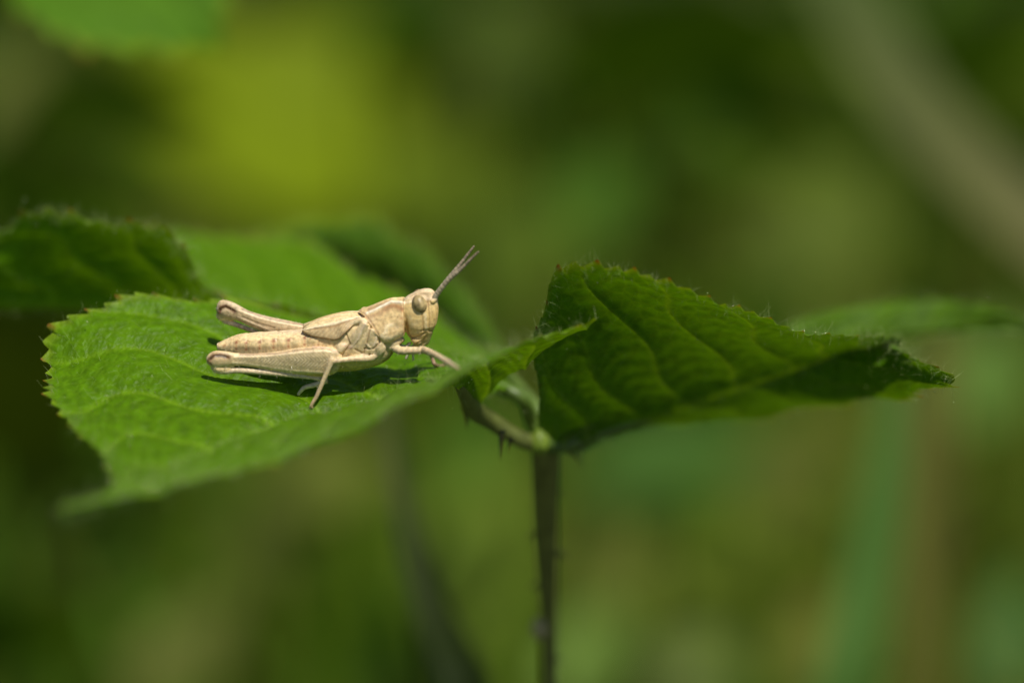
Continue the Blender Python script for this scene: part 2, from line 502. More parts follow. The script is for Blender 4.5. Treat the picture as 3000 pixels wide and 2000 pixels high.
# leaflet behind on the left: near half shows its dark underside, far half its bright upper face
mid = PP([(1500, 1150, 7), (1250, 1060, 9), (950, 990, 13.5), (650, 930, 14), (300, 890, 13.5), (0, 885, 13.5), (-300, 880, 13.5)])
nearb = PP([(1450, 1130, 5.5), (1150, 1020, 8), (880, 925, 9), (625, 828, 8.2), (480, 648, 8.4), (130, 632, 9.2), (-300, 860, 14)])
farb = PP([(1490, 1090, 9), (1370, 970, 15), (1060, 800, 21), (800, 712, 24), (560, 668, 25), (150, 690, 25), (-300, 860, 18)])
build_leaflet(bramble, mid, nearb, farb, LEAFG, VEING, upsign=-1, sag=(-0.02, -0.04), nu=360, nv=36, veins=8, label='folded leaflet behind the grasshopper, bright inside and dark underneath',
              nhair=4000, both=0.5, hseed=7, curl=(-0.05, 0.0), amp=0.0004, tooth=0.0009, pitch=0.0018, margin_wave=0.0005, hair_rad=0.000006)
# leaflet further behind, its pale edge running down to the stalk
mid = PP([(1560, 1180, 10), (1430, 1045, 21), (1280, 925, 27), (1110, 830, 32), (900, 770, 35), (700, 720, 35)])
up4 = PP([(1550, 1150, 9), (1455, 985, 22), (1335, 815, 27), (1180, 690, 31), (1010, 640, 34), (700, 700, 35)])
lo4 = PP([(1510, 1175, 12), (1390, 1080, 20), (1200, 980, 29), (1000, 900, 35), (820, 800, 37), (700, 725, 34)])
build_leaflet(bramble, mid, up4, lo4, (0.058, 0.125, 0.004), (0.10, 0.2, 0.01), upsign=-1, sag=(-0.6, 0.0), nu=260, nv=24, veins=7, label='narrow blurred leaflet with a pale lit rim behind the grasshopper head',
              nhair=1500, both=0.5, hseed=9, amp=0.0003, tooth=0.0006, margin_wave=0.0004, hair_rad=0.000006)
# leaflet behind on the right, arching over
mid = PP([(1640, 1290, 8), (1900, 1150, 12), (2200, 1040, 15), (2480, 985, 17), (2750, 965, 18), (2930, 950, 17), (3060, 960, 15)])
up5 = PP([(1650, 1270, 8), (1920, 1090, 10), (2230, 985, 16), (2480, 918, 19), (2740, 886, 20), (2930, 898, 18), (3060, 960, 15)])
lo5 = PP([(1660, 1290, 9), (1930, 1160, 16), (2230, 1060, 22), (2500, 990, 24), (2740, 970, 25), (2900, 955, 22), (3060, 960, 15)])
build_leaflet(bramble, mid, up5, lo5, (0.07, 0.15, 0.001), VEING, upsign=1, sag=(-0.7, 0.0), nu=300, nv=30, veins=8, label='arching blurred leaflet with lit upper rim behind the ribbed one',
              nhair=2200, both=0.5, hseed=13, amp=0.0003, tooth=0.0008, pitch=0.0016, margin_wave=0.0004, hair_rad=0.000006)


def colored(V, c, var=0.0, seed=0):
    r = np.random.default_rng(seed)
    return {'col': np.array(c)[None] * (1 + var * r.normal(0, 1, (len(V), 1)))}


def part_tube(name, parent, path, rad, col, mat=None, label=None, **kw):
    V, F = tube(path, rad, **kw)
    o = mesh_obj(name, V, F, mat or M_stalk, parent, colored(V, col, 0.08, len(V)))
    if label:
        o['label'] = label
    return o


stalk_pts = PP([(1590, 1275, 9), (1598, 1330, 10), (1598, 1500, 13), (1603, 1700, 16), (1608, 1850, 18), (1612, 2100, 20)])
stalk_end = np.array(bramble.location)
tail_ = densify([stalk_pts[-1], stalk_pts[-1] + (stalk_end - stalk_pts[-1]) * 0.45 + np.array((0.004, 0.0, 0)), stalk_end + np.array((0, 0, -0.004))], 0.006)[1:]
stalk_pts = np.vstack([stalk_pts, tail_])
STC = (0.12, 0.125, 0.03)
stalk = part_tube('stalk', bramble, stalk_pts, [0.0007, 0.00088, 0.00078, 0.00064, 0.00054, 0.00052] + list(np.linspace(0.00052, 0.0012, len(tail_))), STC, n=260, nseg=14)
part_tube('leaflet_stalk', bramble, PP([(1590, 1305, 9.5), (1520, 1285, 8), (1440, 1235, 7), (1390, 1200, 5.2), (1345, 1125, 0)]), [0.00055, 0.0005, 0.00052, 0.00055, 0.0003], (0.10, 0.12, 0.025), n=30, nseg=12)
part_tube('leaflet_stalk', bramble, PP([(1590, 1300, 9.8), (1640, 1302, 8.8), (1750, 1268, 9.4), (2050, 1170, 9.7)]), [0.0006, 0.00055, 0.0004, 0.00018], (0.07, 0.12, 0.02), n=30, nseg=12)
part_tube('leaflet_stalk', bramble, PP([(1585, 1290, 9.5), (1555, 1230, 9), (1510, 1155, 7), (1300, 1080, 9)]), [0.0005, 0.00045, 0.0004, 0.0002], (0.09, 0.15, 0.02), n=30, nseg=12)
part_tube('leaflet_stalk', bramble, PP([(1590, 1290, 9.5), (1595, 1240, 9.5), (1560, 1180, 10), (1440, 1040, 14)]), [0.0005, 0.00045, 0.0004, 0.0002], (0.09, 0.15, 0.02), n=30, nseg=12)
part_tube('leaflet_stalk', bramble, PP([(1595, 1295, 9.5), (1640, 1290, 9), (1760, 1210, 9), (1900, 1120, 10)]), [0.0005, 0.00045, 0.0004, 0.0002], (0.09, 0.15, 0.02), n=30, nseg=12)
V, F = ellipsoid(P(1580, 1296, 8.6), aR * 0.0006, aU * 0.00075, aF * 0.0006, 16, 12)
V += 0.00008 * np.sin(V[:, :1] * 9000) * aU
mesh_obj('bud', V, F, M_stalk, bramble, colored(V, (0.15, 0.22, 0.02)))['label'] = 'pale yellow green bud at the junction of the leaflets'
V, F = ellipsoid(P(1580, 1840, 17.4), aR * 0.0005, aU * 0.0007, aF * 0.0005, 14, 10)
mesh_obj('node', V, F, M_stalk, bramble, colored(V, (0.33, 0.27, 0.14)))['label'] = 'pale brown scar on the stalk'
for a, b, d, rb in [((1362, 1190), (1372, 1300), 6.0, 0.0004), ((1385, 1200), (1366, 1265), 6.0, 0.0003), ((1470, 1260), (1462, 1400), 5.0, 0.00038), ((1500, 1285), (1478, 1350), 5.5, 0.0003),
                    ((1665, 1320), (1735, 1400), 9.8, 0.0003), ((1700, 1310), (1705, 1370), 9.6, 0.00028), ((1570, 1560), (1525, 1600), 13.9, 0.00032), ((1632, 1620), (1690, 1655), 14.8, 0.00032),
                    ((1578, 1715), (1530, 1735), 16.2, 0.0003), ((1625, 1440), (1668, 1460), 11.9, 0.00025), ((1585, 1400), (1550, 1440), 11.2, 0.00025), ((1630, 1930), (1668, 1960), 18.6, 0.0003)]:
    p0, p1 = P(*a, d), P(*b, d)
    p1 = p0 + (p1 - p0) * 0.62
    rb *= 0.7
    pm = (p0 + p1) / 2 + np.array((0, 0, 0.0002))
    V, F = tube([p0, pm, p1], [rb, rb * 0.45, rb * 0.05], nseg=8, n=8)
    c = np.linspace(0, 1, 8).repeat(8)[:, None]
    mesh_obj('prickle', V, F, M_stalk, stalk, {'col': np.array((0.06, 0.07, 0.015)) * (1 - c) + np.array((0.10, 0.05, 0.02)) * c})

# ------------------------------------------------------------------ grasshopper
# C-units: a 2.8x enlargement of photo pixels from (600, 700). l = sideways distance from the body's middle plane, towards the camera
CU = PXM / 2.8
SP, CP = math.sin(PITCH), math.cos(PITCH)
ANC = P(600 + 1000 / 2.8, 700 + 800 / 2.8, 0)
eX, eL, eZ = np.array((1., 0, 0)), np.array((0, -1., 0)), np.array((0, 0, 1.))


def G3(cx, cy, l=0.0):
    h = ((800 - cy) + l * SP) / CP
    return ANC + (eX * (cx - 1000) + eZ * h + eL * l) * CU


def GG(pts):
    return np.array([G3(*p) for p in pts])


def screen(V):
    """world -> C-unit picture coordinates and sideways distance"""
    q = V - ANC
    l = q @ eL / CU
    h = q @ eZ / CU
    return 1000 + q @ eX / CU, 800 - h * CP + l * SP, l


bvh_leaf = BVHTree.FromPolygons([tuple(v) for v in GM.reshape(-1, 3)], [tuple(f) for f in grid_faces(GM.shape[0], GM.shape[1], True).tolist()])


def on_leaf(cx, cy, lift=0.00005):
    """where the view line through a C-unit point meets the leaflet"""
    p = Vector(P(600 + cx / 2.8, 700 + cy / 2.8, 0))
    o = cam.location
    hit = bvh_leaf.ray_cast(o, (p - o).normalized())
    if hit[0] is None:
        return G3(cx, cy, 150)
    return np.array(hit[0]) + np.array((0, 0, lift))


def body_loft(st, nseg=40, n=120, ex=2.2, flat_top=None):
    """st rows: (cx, top cy, bottom cy, half width) as seen; the lean of the view is taken out"""
    s = catmull(np.array(st, float), n)
    ang = np.linspace(0, 2 * math.pi, nseg, endpoint=False)
    ca, sa = np.cos(ang), np.sin(ang)
    ce = np.sign(ca) * np.abs(ca) ** (2 / ex)
    se = np.sign(sa) * np.abs(sa) ** (2 / ex)
    V = []
    for cx, t, b, w in s:
        E = (b - t) / 2
        w = max(w, 2)
        hh = math.sqrt(max(E * E - (w * SP) ** 2, (0.4 * E) ** 2)) / CP
        c = G3(cx, (t + b) / 2, 0)
        for i in range(nseg):
            V.append(c + (eL * ce[i] * w + eZ * se[i] * hh) * CU)
    V = np.array(V)
    F = [(i * nseg + j, i * nseg + (j + 1) % nseg, (i + 1) * nseg + (j + 1) % nseg, (i + 1) * nseg + j) for i in range(n - 1) for j in range(nseg)]
    F += [tuple(range(nseg))[::-1], tuple((n - 1) * nseg + j for j in range(nseg))]
    return V, F


pieces = []      # (V, F, region)
# abdomen and hind thorax
V, F = body_loft([(96, 862, 898, 16), (112, 848, 912, 42), (190, 816, 935, 66), (270, 786, 960, 88), (420, 769, 990, 108), (600, 758, 1020, 120), (800, 742, 1055, 132), (960, 700, 1078, 150), (1100, 645, 1082, 170), (1250, 612, 1070, 184), (1380, 590, 1040, 180), (1470, 650, 1005, 155), (1525, 740, 965, 118), (1550, 840, 925, 60), (1556, 870, 900, 15)], n=200, nseg=56, ex=2.6)
sx, sy, sl = screen(V)
seg = (sx - 110) / 122.0
ring = np.exp(-((seg - np.round(seg)) / 0.06) ** 2) * (sx < 1010)
step = (seg - np.floor(seg)) * (sx < 1010)
cen = np.array([G3(x, 900, 0) for x in sx])
rad_dir = V - cen
rad_dir[:, 0] = 0
V = V + norm(rad_dir) * ((-4 * ring + 3 * step) * CU)[:, None]
pieces.append((V, F, 'abdomen'))
# cerci and end plates
for l in (-1, 1):
    pieces.append((*tube(GG([(190, 868, 30 * l), (140, 872, 34 * l), (104, 880, 30 * l)]), np.array([16, 13, 4]) * CU, n=8), 'abdomen'))
pieces.append((*tube(GG([(210, 890, 0), (150, 893, 0), (96, 885, 0)]), np.array([30, 22, 8]) * CU, n=8), 'abdomen'))


# pronotum: saddle with side keels
def pronotum():
    n, m = 50, 33
    dors = catmull(np.array([(1248, 594), (1330, 566), (1450, 532), (1560, 508), (1632, 496)], float), n)     # ridge line
    keel = catmull(np.array([(1300, 612, 82), (1345, 608, 80), (1450, 556, 62), (1535, 518, 50), (1590, 522, 60), (1640, 520, 66)], float), n)
    belly = catmull(np.array([(1335, 655, 132), (1390, 735, 168), (1440, 800, 180), (1530, 800, 178), (1590, 770, 172), (1648, 740, 158)], float), n)
    edge = catmull(np.array([(1345, 675, 136), (1415, 775, 172), (1470, 852, 166), (1540, 842, 158), (1600, 812, 150), (1650, 792, 140)], float), n)
    rows = []
    for i in range(n):
        d = G3(dors[i, 0], dors[i, 1], 0)
        k = G3(*keel[i]); b = G3(*belly[i]); e = G3(*edge[i])
        mid_ = (k + b) / 2 + eL * 14 * CU
        half = catmull(np.array([d, (d + k) / 2 + eZ * 1 * CU, k, mid_, b, e]), 17)
        mir = half.copy()
        mir[:, 1] = 2 * ANC[1] - mir[:, 1]
        rows.append(np.vstack([mir[::-1], half[1:]]))
    V = np.array(rows).reshape(-1, 3)
    m = 33
    F = [(i * m + j, i * m + j + 1, (i + 1) * m + j + 1, (i + 1) * m + j) for i in range(n - 1) for j in range(m - 1)]
    F += [(i * m + m - 1, i * m, (i + 1) * m, (i + 1) * m + m - 1) for i in range(n - 1)]
    F += [tuple(range(m)), tuple((n - 1) * m + j for j in range(m))[::-1]]
    return V, F


pieces.append((*pronotum(), 'pronotum'))


# head: lofted from crown to mouth
def head():
    st = np.array([(412, 1800, 1858, 16), (422, 1770, 1876, 40), (446, 1715, 1895, 48), (480, 1655, 1910, 72), (530, 1615, 1918, 106), (600, 1618, 1919, 136), (680, 1635, 1906, 144), (740, 1646, 1886, 134), (790, 1666, 1866, 112), (830, 1708, 1850, 86), (856, 1738, 1838, 66), (870, 1765, 1822, 34)], float)
    n, m = 70, 44
    s = catmull(st, n)
    ang = np.linspace(0, 2 * math.pi, m, endpoint=False)
    V = []
    for cy, xb, xf, w in s:
        c = G3((xb + xf) / 2, cy - 0.10 * w * (cy > 700), 0)
        for q in ang:
            ex = 2.7
            a = math.copysign(abs(math.cos(q)) ** (2 / ex), math.cos(q))
            b = math.copysign(abs(math.sin(q)) ** (2 / ex), math.sin(q))
            # the face is narrower than the cheeks
            ww = w * (1 - 0.28 * max(a, 0) ** 2)
            V.append(c + (eX * a * (xf - xb) / 2 + eL * b * ww) * CU)
    V = np.array(V)
    F = [(i * m + j, i * m + (j + 1) % m, (i + 1) * m + (j + 1) % m, (i + 1) * m + j) for i in range(n - 1) for j in range(m)]
    F += [tuple(range(m))[::-1], tuple((n - 1) * m + j for j in range(m))]
    return V, F


pieces.append((*head(), 'head'))
for s in (-1, 1):
    # mandible and labrum lumps, palps
    pieces.append((*tube(GG([(1700, 805, 90 * s), (1745, 835, 88 * s), (1800, 790 + 8 * s, 80 * s)]), np.array([22, 34, 20]) * CU, n=12), 'head'))
    pieces.append((*tube(GG([(1720, 860, 62 * s), (1780, 862, 60 * s), (1828, 815, 48 * s)]), np.array([20, 26, 16]) * CU, n=12), 'head'))
    pieces.append((*tube(GG([(1690, 850, 60 * s), (1655, 880 + 10 * s, 85 * s), (1662, 940, 85 * s), (1648, 985, 80 * s)]), np.array([11, 11, 10, 12]) * CU, n=16, nseg=8), 'palp'))
    pieces.append((*tube(GG([(1720, 860, 40 * s), (1700, 890, 50 * s), (1705, 950, 50 * s), (1708, 995, 45 * s)]), np.array([10, 10, 9, 11]) * CU, n=16, nseg=8), 'palp'))
    # antenna sockets
    pieces.append((*tube(GG([(1860, 520, 60 * s), (1886, 490 + 12 * s, 52 * s), (1898, 468 + 8 * s, 46 * s)]), np.array([24, 22, 17]) * CU, n=10), 'head'))
    pieces.append((*tube(GG([(1215, 700, 118 * s), (1290, 672, 122 * s), (1345, 695, 138 * s)]), np.array([24, 30, 28]) * CU, n=14), 'thorax'))
    # neck membrane and chest blobs above the legs
    pieces.append((*tube(GG([(1480, 830, 110 * s), (1560, 850, 118 * s), (1625, 815, 105 * s)]), np.array([40, 36, 22]) * CU, n=12), 'thorax'))
    pieces.append((*tube(GG([(1500, 860, 80 * s), (1545, 885, 120 * s), (1600, 905, 140 * s)]), np.array([50, 38, 30]) * CU, n=12), 'thorax'))
    # pleural plates of the middle and hind thorax (raised lobes)
    pieces.append((*tube(GG([(1330, 690, 158 * s), (1260, 800, 166 * s), (1205, 885, 162 * s)]), np.array([34, 44, 36]) * CU, n=20, flat=0.5), 'thorax'))
    pieces.append((*tube(GG([(1385, 740, 162 * s), (1345, 830, 165 * s), (1320, 900, 158 * s)]), np.array([34, 44, 38]) * CU, n=20, flat=0.5), 'thorax'))
    pieces.append((*tube(GG([(1440, 840, 150 * s), (1440, 900, 150 * s), (1400, 960, 140 * s)]), np.array([42, 52, 40]) * CU, n=20, flat=0.7), 'thorax'))
    pieces.append((*tube(GG([(1180, 860, 150 * s), (1130, 890, 168 * s), (1110, 925, 180 * s)]), np.array([34, 40, 34]) * CU, n=14), 'thorax'))


def leg(path, rad, reg, nseg=14, n=40, flat=None, side=(0, -1, 0)):
    pieces.append((*tube(np.asarray(path), np.asarray(rad, float) * CU, nseg=nseg, n=n, flat=flat, side=side), reg))


# near hind femur: upper/lower outline lists -> flattened loft
def femur(st, l0, l1, th, reg):
    s = catmull(np.array(st, float), 90)
    m = 28
    ang = np.linspace(0, 2 * math.pi, m, endpoint=False)
    V = []
    for k, (cx, t, b, thk) in enumerate(s):
        f = k / 89
        l = l0 * (1 - f) + l1 * f
        c = G3(cx, (t + b) / 2, l)
        E = (b - t) / 2
        hh = math.sqrt(max(E * E - (thk * th * SP) ** 2, (0.5 * E) ** 2)) / CP
        for q in ang:
            a, bb = math.cos(q), math.sin(q)
            # flat outer face with ridges (keels) along its upper and lower edges
            ra = math.copysign(abs(a) ** 0.75, a)
            keel = 1 + 0.10 * math.exp(-((abs(bb) - 1) / 0.06) ** 2)
            V.append(c + (eL * ra * thk * th + eZ * bb * hh * keel) * CU)
    V = np.array(V)
    n = 90
    F = [(i * m + j, i * m + (j + 1) % m, (i + 1) * m + (j + 1) % m, (i + 1) * m + j) for i in range(n - 1) for j in range(m)]
    F += [tuple(range(m))[::-1], tuple((n - 1) * m + j for j in range(m))]
    pieces.append((V, F, reg))


femur([(1135, 945, 985, 16), (1100, 918, 1070, 40), (1020, 895, 1110, 52), (900, 890, 1112, 58), (760, 903, 1098, 54), (620, 925, 1078, 46), (480, 938, 1054, 38), (350, 940, 1034, 33), (260, 936, 1034, 36), (190, 925, 1050, 44), (110, 922, 1060, 47), (60, 938, 1040, 40), (30, 968, 1012, 16)], 185, 205, 1.0, 'femur')
leg(GG([(95, 1010, 205), (110, 1055, 205), (180, 1062, 205), (250, 1040, 205)]), [22, 36, 30, 10], 'knee', flat=1.0)
leg(GG([(75, 1040, 205), (130, 1078, 205), (300, 1076, 205), (500, 1092, 203), (750, 1118, 200), (900, 1136, 195), (1010, 1158, 190)]), [26, 30, 26, 24, 20, 18, 20], 'tibia', n=60)
# near hind foot, on the leaf
fe = on_leaf(765, 1285)
f1 = G3(1010, 1160, 190)
leg([f1, f1 * 0.55 + fe * 0.45 + eZ * 18 * CU, f1 * 0.3 + fe * 0.7 + eZ * 34 * CU, fe * 0.85 + f1 * 0.15 + eZ * 30 * CU, fe], [22, 22, 19, 18, 13], 'tarsus', n=30)
leg([fe, fe + (eX * -14 - eL * 12 - eZ * 2) * CU], [7, 2], 'claw', n=5, nseg=6)
leg([fe, fe + (eX * -8 + eL * 14 - eZ * 2) * CU], [7, 2], 'claw', n=5, nseg=6)
leg([f1, f1 + (eX * 10 - eZ * 36 + eL * 10) * CU], [7, 2], 'claw', n=5, nseg=6)
# far hind leg, knee raised
femur([(900, 700, 790, 40), (820, 700, 790, 48), (650, 668, 785, 46), (480, 632, 762, 40), (350, 590, 710, 34), (270, 548, 670, 36), (200, 515, 655, 44), (130, 504, 645, 46), (95, 525, 625, 38), (78, 560, 590, 14)], -165, -215, 1.0, 'femur2')
leg(GG([(110, 600, -212), (112, 632, -212), (180, 645, -212), (250, 640, -210)]), [22, 34, 30, 10], 'knee', flat=1.0)
leg(GG([(112, 625, -212), (150, 668, -212), (260, 708, -210), (380, 755, -205), (480, 800, -200), (620, 880, -190), (700, 930, -185)]), [24, 26, 22, 21, 20, 18, 17], 'tibia', n=60)
ff = GG([(700, 930, -185), (760, 960, -190), (820, 960, -195)])
leg(ff, [16, 14, 9], 'tarsus', n=16)
# near middle leg
leg(GG([(1400, 945, 140), (1350, 975, 170), (1200, 985, 215), (1060, 1003, 250)]), [40, 34, 27, 22], 'legf', n=40)
fm = on_leaf(868, 1392)
k0 = G3(1052, 1000, 250)
leg([G3(1062, 990, 248), k0, k0 * 0.62 + fm * 0.38 + eX * 4 * CU, k0 * 0.25 + fm * 0.75 + eX * 6 * CU, fm + eZ * 14 * CU], [16, 24, 19, 17, 14], 'tarsus2', n=50)
leg([fm + eZ * 20 * CU, fm + (eX * 16) * CU], [14, 10], 'tarsus2', n=6)
leg([fm + eZ * 5 * CU, fm + (eX * -16 + eL * 8) * CU], [7, 2], 'claw', n=5, nseg=6)
# far middle leg (partly hidden): foot on the leaf behind the belly
fm2 = on_leaf(1230, 1085)
leg([G3(1350, 930, -140), G3(1290, 935, -210), fm2], [30, 24, 12], 'tarsus2', n=30)
# near fore leg
ft = on_leaf(2085, 1078)
leg(GG([(1545, 870, 110), (1600, 912, 150), (1700, 915, 175), (1800, 912, 190)]), [30, 36, 33, 31], 'legf', n=40)
k1 = G3(1800, 908, 190)
leg([G3(1775, 908, 188), k1, k1 * 0.62 + ft * 0.38 + eZ * 14 * CU, k1 * 0.3 + ft * 0.7 + eZ * 10 * CU, ft + eZ * 8 * CU], [26, 30, 25, 22, 10], 'legt', n=50)
# far fore leg: shin bent down, foot curled on the leaf
fb = on_leaf(1955, 1045)
leg(GG([(1560, 880, -90), (1640, 900, -150), (1750, 905, -180), (1850, 930, -190)]), [30, 30, 26, 22], 'legf', n=30)
k2 = G3(1850, 930, -190)
leg([k2, G3(1862, 985, -185), G3(1885, 1036, -150), fb, fb + (eX * 36 + eZ * 44) * CU, fb + (eX * 70 + eZ * 52) * CU], [20, 18, 17, 15, 12, 8], 'tarsus', n=50)

# one continuous skin: union of the pieces on a fine grid (done in millimetres)
allV = np.vstack([p[0] for p in pieces])
PV, PF = join([(p[0], p[1]) for p in pieces])
tmp = bpy.data.meshes.new('tmp')
tmp.from_pydata(((PV - ANC) * 1000).tolist(), [], PF)
tmp_o = bpy.data.objects.new('tmp', tmp)
S.collection.objects.link(tmp_o)
md = tmp_o.modifiers.new('r', 'REMESH')
md.mode = 'VOXEL'
md.voxel_size = 0.036
md.adaptivity = 0.0
sm = tmp_o.modifiers.new('s', 'SMOOTH')
sm.factor = 0.5
sm.iterations = 3
dg = bpy.context.evaluated_depsgraph_get()
ev = tmp_o.evaluated_get(dg).to_mesh()
BV = np.zeros(len(ev.vertices) * 3)
ev.vertices.foreach_get('co', BV)
BV = BV.reshape(-1, 3) / 1000 + ANC
BN = np.zeros(len(ev.vertices) * 3, np.float32)
ev.vertices.foreach_get('normal', BN)
BN = BN.reshape(-1, 3).astype(float)
lt = np.zeros(len(ev.polygons), np.int32)
ev.polygons.foreach_get('loop_total', lt)
vi = np.zeros(len(ev.loops), np.int32)
ev.loops.foreach_get('vertex_index', vi)
assert (lt == 4).all()
BF = vi.reshape(-1, 4)
bpy.data.objects.remove(tmp_o)
bpy.data.meshes.remove(tmp)

# which piece each skin point belongs to
regs = sorted({p[2] for p in pieces})
kd = KDTree(len(allV))
rid = np.concatenate([np.full(len(p[0]), regs.index(p[2])) for p in pieces])
for i, v in enumerate(allV):
    kd.insert(v, i)
kd.balance()
REG = rid[[kd.find(v)[1] for v in BV]]
bx, by, bl = screen(BV)


def isreg(*names):
    return np.isin(REG, [regs.index(n) for n in names])


def pdist(poly, x, y):
    d = np.full(len(x), 1e9)
    for (x0, y0), (x1, y1) in zip(poly[:-1], poly[1:]):
        dx, dy = x1 - x0, y1 - y0
        t = np.clip(((x - x0) * dx + (y - y0) * dy) / (dx * dx + dy * dy), 0, 1)
        d = np.minimum(d, np.hypot(x - x0 - t * dx, y - y0 - t * dy))
    return d


CREAM = np.array((0.72, 0.53, 0.25))
COL = np.tile(CREAM, (len(BV), 1))
H = np.zeros(len(BV))           # relief along the normal, C-units


def paint(mask, col, a=1.0):
    global COL
    m = np.clip(mask * a, 0, 1)[:, None]
    COL = COL * (1 - m) + np.array(col) * m


def soft(d, w):
    return np.exp(-(d / w) ** 2)


torso = isreg('abdomen', 'pronotum', 'head', 'thorax')
hd = isreg('head'); pn = isreg('pronotum'); ab = isreg('abdomen'); th = isreg('thorax')
paint(hd | pn, (0.64, 0.45, 0.19), 0.75)
paint(hd.astype(float) * soft(by - 620, 160), (0.66, 0.47, 0.17), 0.7)
paint(hd & (by < 505), (0.66, 0.50, 0.30), 0.8)
paint(th.astype(float), (0.66, 0.51, 0.29), 0.7)
# belly: waxy yellow
paint((ab | th).astype(float) * np.clip((by - 985 + (bx < 1000) * 40) / 70, 0, 1), (0.60, 0.43, 0.10), 0.75)
# dorsal pale band on the back
paint(ab.astype(float) * np.clip((800 - by) / 45, 0, 1) * (bx < 820), (0.66, 0.50, 0.30), 0.7)
# side keel of the pronotum: white line with brown below and behind it
keel = [(1335, 612), (1400, 585), (1470, 548), (1535, 516), (1580, 520), (1640, 522)]
kd_ = pdist(keel, bx, by)
paint(pn * soft(pdist([(1490, 560), (1560, 545), (1632, 575)], bx, by), 28), (0.38, 0.18, 0.06), 0.9)
paint(pn * soft(pdist([(1350, 580), (1440, 548), (1500, 522)], bx, by), 15), (0.36, 0.20, 0.08), 0.8)
paint(pn * soft(pdist([(1330, 640), (1400, 630), (1500, 580)], bx, by), 22), (0.40, 0.22, 0.09), 0.75)
paint(soft(kd_, 10) * (pn | hd), (0.84, 0.74, 0.54))
H += 6 * soft(kd_, 8) * pn
# head: band from the eye to the pronotum, sutures, cheek, facial ridge
paint(hd * soft(pdist([(1640, 525), (1720, 512)], bx, by), 7), (0.78, 0.64, 0.42))
paint(hd * soft(pdist([(1655, 560), (1710, 550)], bx, by), 24), (0.46, 0.30, 0.10), 0.5)
for poly, w, dep in [([(1630, 480), (1638, 560), (1645, 660), (1648, 800)], 6, -6), ([(1660, 690), (1668, 760), (1700, 815)], 9, -6), ([(1790, 620), (1798, 700), (1800, 755)], 7, -6), ([(1835, 520), (1850, 640), (1845, 760)], 7, -5),
                     ([(1700, 815), (1760, 800), (1815, 770)], 8, -11), ([(1740, 860), (1790, 835), (1830, 790)], 8, -9), ([(1780, 755), (1830, 745), (1880, 760)], 7, -6)]:
    d = pdist(poly, bx, by)
    H += dep * soft(d, w) * (hd | pn)
    paint((hd | pn) * soft(d, w * 0.9), (0.30, 0.17, 0.06), 0.75)
paint(hd * soft(pdist([(1815, 620), (1822, 740)], bx, by), 10), (0.76, 0.62, 0.36), 0.8)
for x, y, r in [(1690, 770, 14), (1672, 700, 9), (1720, 700, 22), (1690, 650, 18)]:
    paint(hd * soft(np.hypot(bx - x, by - y), r), (0.76, 0.60, 0.34), 0.55)
for x, y, r in [(1627, 590, 9), (1624, 652, 9), (1628, 700, 7), (1612, 655, 6)]:
    paint((hd | pn) * soft(np.hypot(bx - x, by - y), r), (0.55, 0.22, 0.06), 0.7)
mot = 0.5 + 0.5 * np.sin(bx / 13.0 + 2.1 * np.sin(by / 17.0)) * np.sin(by / 15.0 + 1.7 * np.sin(bx / 21.0))
paint(hd * np.clip((by - 560) / 60, 0, 1) * mot, (0.52, 0.33, 0.09), 0.55)
paint(pn * np.clip((by - 600) / 40, 0, 1) * mot, (0.50, 0.32, 0.13), 0.55)
paint(th * mot, (0.52, 0.37, 0.17), 0.4)
paint(ab * np.clip((by - 800) / 30, 0, 1) * mot, (0.54, 0.40, 0.19), 0.4)
paint(hd * soft(pdist([(1700, 470), (1755, 448), (1815, 455), (1850, 480)], bx, by), 9), (0.44, 0.28, 0.13), 0.5)
paint(hd * soft(pdist([(1835, 500), (1842, 545)], bx, by), 10), (0.30, 0.18, 0.08), 0.7)
paint(hd * soft(pdist([(1905, 560), (1900, 700)], bx, by), 14), (0.60, 0.38, 0.12), 0.6)
for x, y in [(1790, 705), (1792, 690), (1870, 600), (1885, 660), (1868, 700), (1540, 640), (1470, 690), (1590, 640), (1420, 660), (1560, 770)]:
    paint((hd | pn) * soft(np.hypot(bx - x, by - y), 6), (0.24, 0.12, 0.04), 0.7)
# pale lobe on the pronotum side, and its margin
paint(pn * soft(pdist([(1540, 705), (1500, 720), (1490, 765), (1455, 800), (1530, 815), (1620, 790)], bx, by), 17), (0.78, 0.62, 0.36), 0.75)
H += 5 * pn * soft(pdist([(1540, 705), (1500, 720), (1490, 765), (1455, 800)], bx, by), 16)
paint(pn * soft(np.hypot((bx - 1580) / 1.2, by - 720), 22), (0.52, 0.38, 0.20), 0.6)
H -= 6 * pn * soft(np.hypot((bx - 1580) / 1.2, by - 720), 24)
H += 4 * pn * soft(np.abs(np.minimum(0, by - 800)) + pdist([(1470, 848), (1560, 835), (1640, 800)], bx, by), 9)
